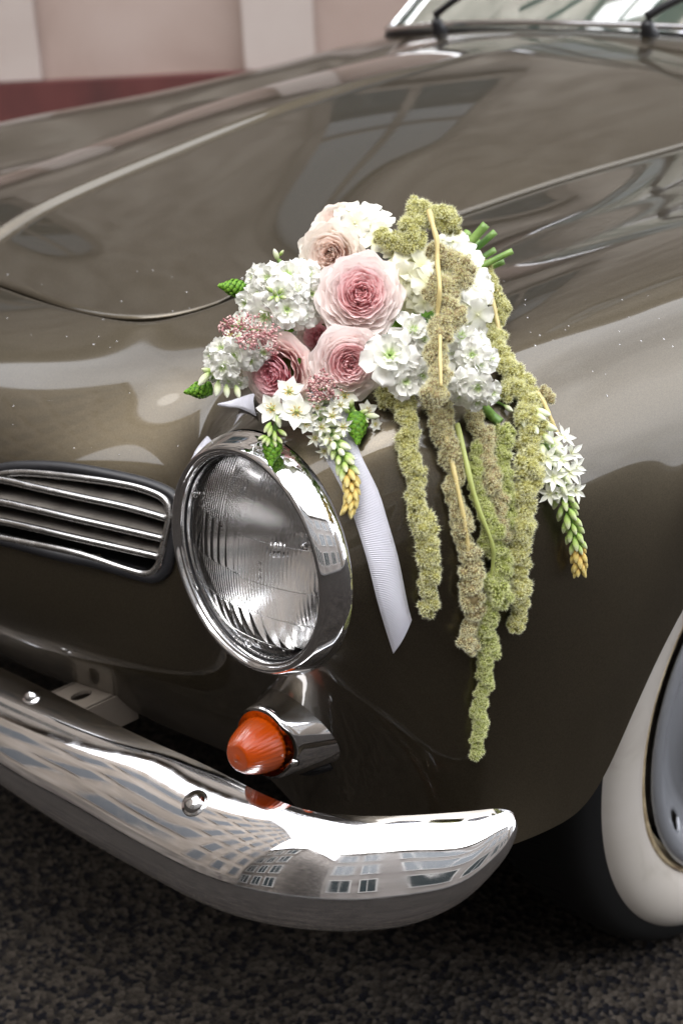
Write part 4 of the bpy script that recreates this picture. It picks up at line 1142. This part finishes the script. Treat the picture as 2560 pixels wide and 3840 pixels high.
strand('thick amaranth hanging over the hydrangea beside the central rose', 'b',
 [(1640,940,46),(1680,975,52),(1725,1000,56),(1740,1050,44),(1650,1075,52),(1690,1085,50),(1605,1090,40),(1635,1115,34),(1690,1160,48),(1710,1195,40),(1640,1230,52),(1650,1265,46),(1620,1340,46),(1655,1350,38),(1645,1405,44),(1668,1400,36),(1625,1470,44),(1660,1480,36)], 'stem_y', mode='pos', off=-.062, dens=.85,
 stem_pts=[(1608,788,4),(1622,850,8),(1636,905,8),(1640,990,4),(1646,1080,11),(1643,1180,-3),(1650,1260,2),(1648,1350,10),(1652,1450,8)])

# ---- cut stems sticking out behind
tail = pos(1600, 1130, .06, 40)[0]
for (px, py, rp, dd, c_) in [(1822,840,17,.02,'stem'),(1856,868,13,.035,'stem'),(1755,868,15,.05,'stem'),(1856,935,12,.05,'stem'),(1922,940,12,.035,'stem'),(1888,978,14,.05,'stem'),(1855,1070,10,.05,'stem'),(1800,905,12,.06,'stem'),(1868,1088,5,.045,'stem_y')]:
    e, D = pos(px, py, dd, rp); r0 = rp * D / FPX
    stem_part('cut_stem', [tail.lerp(e, .0), tail.lerp(e, .5) + UP * .003, e], r0, MAT[c_])
# node on the thickest stem
# ---- leaves filling the back so that the bodywork does not show between blooms
def leaf_mesh(seed):
    r = random.Random(seed); p = PB(); p.add(flat_petal(r, 0, 1, .23, .1, .06, 0, r0=0, point=1.0, bend=.15), 6, 10); return p.build('leaf', MAT['scale'])
LEAF = [leaf_mesh(k) for k in range(3)]
for k in range(46):
    px = rnd.uniform(980, 1760); py = rnd.uniform(940, 1460)
    if ((px - 1370) / 330) ** 2 + ((py - 1220) / 200) ** 2 > 1: continue
    p, D = pos(px, py, .022, 40); a = axis(rnd.uniform(-.8, .8), rnd.uniform(-.8, .8))
    inst('leaf', LEAF[k % 3], BQ, mat_from(p, a, rnd.uniform(0, 6), .032))

# ---- star-of-Bethlehem: star flowers, bud cones, spikes
def star_mesh(seed, narrow=0.0, cup=.25):
    r = random.Random(seed); p = PB()
    for i in range(6): p.add(flat_petal(r, pi / 3 * i + r.uniform(-.08, .08), .95, .34 - .14 * narrow, cup * r.uniform(.6, 1.3), .05, 0 + .04 * (i % 2), r0=.03, point=1.0, bend=r.uniform(0, .15)), 5, 7)
    return p.build('star_flower', MAT['star'])
STAR = [star_mesh(k) for k in range(3)]; STARN = [star_mesh(k + 5, 1.0, .45) for k in range(3)]
def stamen_mesh():
    V, F = [], []; parts = []
    for i in range(6):
        t = pi / 3 * i + .5; parts.append(tube([Vector((.05 * cos(t), .05 * sin(t), .02)), Vector((.22 * cos(t), .22 * sin(t), .26))], .018, 5)); parts.append(tube([Vector((.19 * cos(t) , .19 * sin(t), .27)), Vector((.30 * cos(t), .30 * sin(t), .30))], .034, 6))
    return mesh('stamens', *join(parts), MAT['stamen'])
def ovary_mesh():
    return mesh('ovary', *lathe([(0, .10), (.10, .13), (.2, .10), (.28, .03), (.34, .001)], 10, (Vector((0, 0, 0)), Vector((0, 0, 1)), Vector((1, 0, 0)), Vector((0, 1, 0)))), MAT['stem_g'])
STM, OVA = stamen_mesh(), ovary_mesh()
def star(px, py, rp, ax, ay, off, narrow=False, root=None, label=None, body=False):
    p, D = (onbody(px, py, rp * .3, .004 + off) if body else pos(px, py, off, rp * .3)); m4 = mat_from(p, axis(ax, ay), rnd.uniform(0, 6), rp * D / FPX)
    o = inst('star_flower', (STARN if narrow else STAR)[rnd.randrange(3)], root or BQ, m4, label)
    if root is None:
        inst('stamens', STM, o, m4); inst('ovary', OVA, o, m4)
    return o
for a in [(1022,1533,66,-.35,.1,-.012),(1112,1545,74,-.05,.1,-.02),(1085,1470,64,-.1,.3,-.016),(1148,1590,40,.2,-.2,-.018),(1290,1485,56,.2,.2,-.006),(1255,1535,40,.3,.1,-.012),(1375,1540,44,.5,.2,.0),(1062,1050,42,-.3,.7,.0),(960,1020,40,-.8,.3,.0),(870,1255,46,-.6,.4,.0),(1405,1590,30,.6,-.3,.0)]: star(*a)
for a in [(1160,1575,44,.0,.0,-.016),(1205,1600,40,.2,-.2,-.016),(1180,1640,38,.1,-.5,-.012),(1245,1560,44,.1,.2,-.018),(1285,1600,42,.2,0,-.016),(1230,1650,40,0,-.3,-.016),(1275,1520,38,.2,.3,-.016),(1190,1530,34,-.1,.3,-.014),(1215,1690,34,.0,-.6,-.01)]: star(*a, narrow=True)
def scale_cone(seed):
    r = random.Random(seed); p = PB()
    V, F = lathe([(-.95, .42), (-.4, .58), (.3, .48), (.8, .22), (.92, .02)], 10, (Vector((0, 0, 0)), Vector((0, 0, 1)), Vector((1, 0, 0)), Vector((0, 1, 0)))); p.geo(V, F, .1)
    for k in range(58):
        u = k / 57; z = -.95 + 1.85 * u; t = k * 2.39996; R = .42 + .18 * sin(pi * min(1, u * 1.2)) - .42 * max(0, u - .45) ** 1.2 * 1.7
        L = .36 - .12 * u; W_ = .22 - .08 * u; R = max(R, .04)
        def fn(a, b, t=t, z=z, R=R, L=L, W_=W_):
            s_ = sin(pi * min(.999, b * .86 + .12)) ** .8; an = t + a * W_ * s_ / max(R, .16)
            rr = R + .06 + .08 * sin(pi * b) - .04 * b - (a * a) * .03
            return (cos(an) * rr * (1 - .35 * b * u), sin(an) * rr * (1 - .35 * b * u), z + L * b)
        p.add(fn, 4, 5)
    return p.build('bud_cone', MAT['scale'])
CONE = [scale_cone(1), scale_cone(2)]
def cone(px, py, rp, dx, dy, off, label=None, body=False):
    p, D = (onbody(px, py, rp * .5, .004) if body else pos(px, py, off, rp * .4)); ax_ = (RIGHT * dx + UP * dy + BACK * .35).normalized()
    return inst('bud_cone', CONE[rnd.randrange(2)], BQ, mat_from(p, ax_, rnd.uniform(0, 6), rp * D / FPX), label)
cone(1020,1690,58,-.1,-1,-.008,'green bud cone hanging over the chrome headlight ring')
cone(1338,1605,62,.05,-1,-.004,'green bud cone to the right of the hanging spike')
cone(872,1078,52,-1,.1,.012,'green bud cone poking out at the upper left')
cone(745,1462,52,-1,-.2,.010,'green bud cone at the far left tip')
def bud_mesh(mat):
    p = PB()
    for k in range(3):
        a0 = 2 * pi * k / 3
        def fn(a, b, a0=a0):
            R = sin(pi * min(.998, b * .93 + .03)) ** .75 * .42
            an = a0 + a * 1.15; return (cos(an) * R * (1 + .04 * (1 - a * a)), sin(an) * R * (1 + .04 * (1 - a * a)), -1 + 2 * b)
        p.add(fn, 6, 8)
    return p.build('bud', mat)
BUD = {k: bud_mesh(MAT[k]) for k in ('bud', 'budw', 'budy')}
def buds(items, root, body=False, off=0.0):
    for (px, py, rp, dx, dy, kd) in items:
        p, D = (onbody(px, py, rp * .6, .004) if body else pos(px, py, off, rp * .6))
        inst('bud', BUD[kd], root, mat_from(p, (RIGHT * dx + UP * dy + BACK * .35).normalized(), rnd.uniform(0, 6), rp * D / FPX))
r1 = stem_part('bud_sprig', [pos(1060,1540,0,20)[0], pos(1030,1610,0,20)[0], pos(1018,1660,-.002,30)[0]], .0022, MAT['stem'], 'sprig of green buds above the headlight')
buds([(1043,1580,26,.3,-1,'budw'),(1003,1602,24,-.6,-1,'bud'),(1012,1615,24,-.2,-1,'bud'),(1058,1622,22,.8,-.6,'bud'),(1030,1635,22,.1,-1,'bud'),(995,1648,20,-.7,-.8,'bud'),(983,1640,18,-.8,-.4,'bud'),(1048,1650,18,.6,-.8,'bud'),(1005,1655,20,-.2,-1,'bud'),(1030,1660,18,.3,-1,'bud')], r1, off=-.014)
r2 = stem_part('bud_sprig', [pos(1290,1480,0,20)[0], pos(1320,1530,0,20)[0], pos(1335,1580,0,30)[0]], .0022, MAT['stem'], 'sprig of round green buds right of the ribbon')
buds([(1318,1515,22,.1,.6,'bud'),(1300,1540,20,-.4,.3,'bud'),(1332,1550,22,0,-.3,'bud'),(1362,1545,22,.6,.2,'bud'),(1345,1570,20,.2,-1,'bud'),(1368,1575,18,.8,-.6,'bud'),(1312,1575,18,-.5,-.8,'bud'),(1395,1560,28,1,-.1,'budw')], r2, off=-.012)
r3 = stem_part('bud_sprig', [pos(900,1430,.01,20)[0], pos(830,1400,.01,20)[0], pos(780,1420,.01,30)[0]], .0022, MAT['stem'], 'white buds with green cups at the far left')
buds([(765,1420,34,-.6,-.8,'budw'),(815,1455,32,-.1,-1,'budw'),(850,1465,28,.1,-1,'budw'),(780,1390,26,-.8,.2,'bud'),(810,1410,26,-.3,.3,'bud'),(890,1468,28,.3,-1,'budw')], r3, off=-.006)
for q in (1075, 985): pass
r4 = stem_part('bud_sprig', [pos(1075,1030,.01,20)[0], pos(1045,975,.01,20)[0]], .002, MAT['stem'], 'white bud standing above the upper left stock')
buds([(1035,955,24,-.3,.8,'budw'),(1055,948,14,.5,.6,'bud')], r4, off=-.004)
# hanging spike over the ribbon
def spike(name_label, pts, w0, w1, n, cols, seed, body=True, flowers=()):
    r = random.Random(seed)
    P3 = [onbody(px, py, 26, .008)[0] if body else pos(px, py, -.01, 20)[0] for px, py in pts]
    root = stem_part('flower_spike', P3, lambda t: .0032 - .002 * t, MAT['stem'], name_label)
    path = catmull(P3, 12); N = len(path)
    for k in range(n):
        u = k / (n - 1); i = min(N - 2, int(u * (N - 1))); t = (path[i + 1] - path[i]).normalized()
        x, y, z = frame_from(t, BACK); an = k * 2.39996
        side = x * cos(an) + y * sin(an)
        if side.dot(BACK) < -.75: continue
        wd = (w0 + (w1 - w0) * u) * 1.08 / FPX
        d = (t * (.8 + .5 * u) + side * (.75 - .25 * u)).normalized()
        kd = cols[min(len(cols) - 1, int((u + r.uniform(-.06, .06)) * len(cols)))]
        L = (33 - 10 * u) * r.uniform(.85, 1.15) * 1.08 / FPX
        p = path[i] + side * wd * .62 + d * L * .3
        inst('bud', BUD[kd], root, mat_from(p, d, r.uniform(0, 6), L))
    for a in flowers: star(*a, narrow=True, root=root, body=True)
    return root
spike('green to tan bud spike hanging across the ribbon', [(1180,1510),(1215,1590),(1255,1660),(1290,1730),(1312,1800),(1318,1860),(1305,1915)], 46, 20, 74, ['budw', 'budw', 'bud', 'budy', 'budy'], 5)
spike('white flowering spike at the far right with a browned tip', [(1985,1560),(2050,1680),(2090,1800),(2120,1900),(2150,2000),(2168,2080),(2172,2145)], 60, 24, 86, ['budw', 'budw', 'bud', 'bud', 'budy'], 8,
  flowers=[(2060,1660,58,.3,.6,.006),(2110,1640,54,.8,.6,.004),(2050,1720,58,-.2,.3,.010),(2100,1720,60,.3,.2,.012),(2140,1700,54,.8,.3,.006),(2075,1790,58,0,0,.012),(2130,1770,58,.6,.1,.010),(2155,1750,46,1,.2,.004),(2060,1850,48,-.4,-.3,.008),(2110,1840,52,.2,-.2,.012),(2155,1840,48,.8,-.1,.008),(1905,1660,34,-.8,.3,.004),(1895,1790,34,-.6,-.4,.004),(1910,1700,30,-.5,-.2,.004),(2085,1850,36,0,-.5,.01)])
# a cut green stem and a drooping bud under the right-hand stock
stem_part('cut_stem', [pos(1800,1510,0,20)[0], onbody(1840,1555,12)[0], onbody(1875,1585,14)[0]], .0042, MAT['stem'])
r5 = stem_part('bud_sprig', [pos(1830,1500,0,10)[0], onbody(1870,1510,10)[0], onbody(1900,1525,10)[0]], .0012, MAT['stem'], 'single pale bud on a thread beneath the right stock')
buds([(1905,1530,22,.6,-.5,'budw')], r5, True)
# astilbe plumes
def plume(label, branches, seed, rpx=5.5, off=-.03):
    r = random.Random(seed)
    p0 = [pos(px, py, off, 10)[0] for px, py in branches[0]]
    root = stem_part('astilbe', p0, .0009, MAT['stem'], label)
    pb = PB()
    for br in branches:
        path = catmull([pos(px, py, off, 10)[0] for px, py in br], 14)
        for i, p in enumerate(path):
            for q in range(3):
                c = p + Vector((r.gauss(0, 1), r.gauss(0, 1), r.gauss(0, 1))) * (.0026 * (1.7 - 1.1 * i / len(path)) + .0006)
                R = r.uniform(.7, 1.35) * rpx * 1.08 / FPX
                V, F = [], []
                oc = [Vector((1, 0, 0)), Vector((-1, 0, 0)), Vector((0, 1, 0)), Vector((0, -1, 0)), Vector((0, 0, 1)), Vector((0, 0, -1))]
                rot = Matrix.Rotation(r.uniform(0, 3), 3, 'X') @ Matrix.Rotation(r.uniform(0, 3), 3, 'Z')
                V = [c + rot @ v_ * R * r.uniform(.6, 1.3) for v_ in oc]
                F = [(0, 2, 4), (2, 1, 4), (1, 3, 4), (3, 0, 4), (2, 0, 5), (1, 2, 5), (3, 1, 5), (0, 3, 5)]
                pb.geo(V, F, r.uniform(0, 1))
    o = link('plume', pb.build('plume', MAT['astilbe']), root); o['kind'] = 'stuff'
plume('dusty pink astilbe lying over the left white stock', [[(985,1240),(930,1235),(880,1225),(835,1210)],[(960,1245),(925,1270),(905,1285)],[(985,1245),(960,1275),(940,1300)],[(900,1230),(870,1215),(830,1230)],[(990,1240),(1015,1260),(1035,1310)],[(950,1220),(920,1200)],[(1000,1250),(980,1270)]], 3, off=-.045)
plume('small pink astilbe tuft under the lower rose', [[(1225,1455),(1195,1460),(1165,1440)],[(1225,1455),(1205,1430),(1215,1415)],[(1225,1455),(1185,1480),(1175,1500)],[(1225,1460),(1240,1450)],[(1210,1460),(1180,1450)]], 4, off=-.03)

# ---- ribbon
def ribbon(name, left, right, label=None, lift=.0015, rib=.00145, cut=True, parent=BQ):
    n = len(left)
    L3 = [onbody(px, py, 0, lift)[0] for px, py in left]; R3 = [onbody(px, py, 0, lift)[0] for px, py in right]
    ln = sum((L3[i + 1] - L3[i]).length for i in range(n - 1))
    per = max(6, int(ln / rib * 6 / (n - 1)))
    Lp, Rp = catmull(L3, per), catmull(R3, per); nn = len(Lp); nw = 6
    cz = 0; V = []; F = []; dist = 0; prev = None
    for i in range(nn):
        m_ = (Lp[i] + Rp[i]) / 2
        if prev is not None: dist += (m_ - prev).length
        prev = m_
        a = Lp[min(i + 1, nn - 1)] - Lp[max(i - 1, 0)]; up_ = (Rp[i] - Lp[i]).cross(a).normalized()
        if up_.dot(BACK) < 0: up_ = -up_
        h = .00032 * sin(2 * pi * dist / rib)
        for j in range(nw + 1):
            q = j / nw; e = 1 if 0 < j < nw else 0
            V.append(Lp[i].lerp(Rp[i], q) + up_ * (h * e + .0030 * sin(pi * q) + .0013 * sin(dist * 42 + 1.2 * q)))
    for i in range(nn - 1):
        for j in range(nw): F.append((i * (nw + 1) + j, (i + 1) * (nw + 1) + j, (i + 1) * (nw + 1) + j + 1, i * (nw + 1) + j + 1))
    o = link(name, mesh(name, V, F, MAT['ribbon']), parent, label)
    md = o.modifiers.new('thickness', 'SOLIDIFY'); md.thickness = .0004
    return o
ribbon('ribbon', [(1150,1480),(1165,1570),(1197,1677),(1263,1798),(1320,1925),(1371,2085),(1409,2238),(1440,2345),(1475,2455)],
       [(1290,1450),(1310,1560),(1346,1689),(1416,1836),(1454,1957),(1490,2085),(1515,2200),(1533,2285),(1545,2328)], 'long white grosgrain tail hanging beside the headlight, cut on the slant')
ribbon('ribbon', [(960,1560),(900,1533),(860,1527),(824,1521)], [(960,1480),(905,1489),(865,1503),(820,1517)], 'short white ribbon end pointing left under the roses', lift=.010)
ribbon('ribbon', [(775,1640),(732,1692),(694,1762),(670,1815),(657,1858)], [(800,1665),(758,1715),(718,1780),(692,1830),(668,1868)], 'white ribbon end slipping down behind the headlight', lift=.002)
# knot of ribbon round the stems
kn = [pos(px, py, .03, 30)[0] for px, py in ((1560, 1190), (1640, 1170), (1700, 1130))]
link('ribbon_binding', mesh('ribbon_binding', *tube(catmull([tail - RIGHT * .010 - UP * .006, tail, tail + RIGHT * .012 + UP * .008], 8), .019, 24), MAT['ribbon']), BQ)

buds([(1010,1085,20,-.4,.3,'bud'),(1030,1100,20,0,.2,'bud'),(1052,1092,18,.3,.3,'bud'),(1038,1120,20,0,-.3,'bud'),(1060,1115,18,.4,-.1,'bud'),(1015,1118,18,-.4,-.3,'bud')], r4, off=-.052)
# ---- beads of rain on the paintwork
dr = random.Random(12); dv, df = [], []
for k in range(64):
    if k < 38: px, py = dr.uniform(20, 1000), dr.uniform(1000, 1720)
    elif k < 64: px, py = dr.uniform(1850, 2540), dr.uniform(1050, 1500)
    elif k < 145: px, py = dr.uniform(300, 2500), dr.uniform(620, 1000)
    else: px, py = dr.uniform(1650, 2300), dr.uniform(2100, 2700)
    Ph, n, d = hit(px, py, bvh_all)
    if Ph is None: continue
    r_ = dr.uniform(.0004, .0012) * (1.4 if dr.random() < .1 else .8)
    x, y, z = frame_from(n)
    V, F = lathe([(-.0001, r_), (r_ * .28, r_ * .82), (r_ * .45, r_ * .45), (r_ * .5, r_ * .02)], 8, (Ph, z, x, y * dr.uniform(.8, 1.5)))
    dv.append((V, F))
wd = link('water_drops', mesh('water_drops', *join(dv), MAT['glass']), CAR); wd['kind'] = 'stuff'
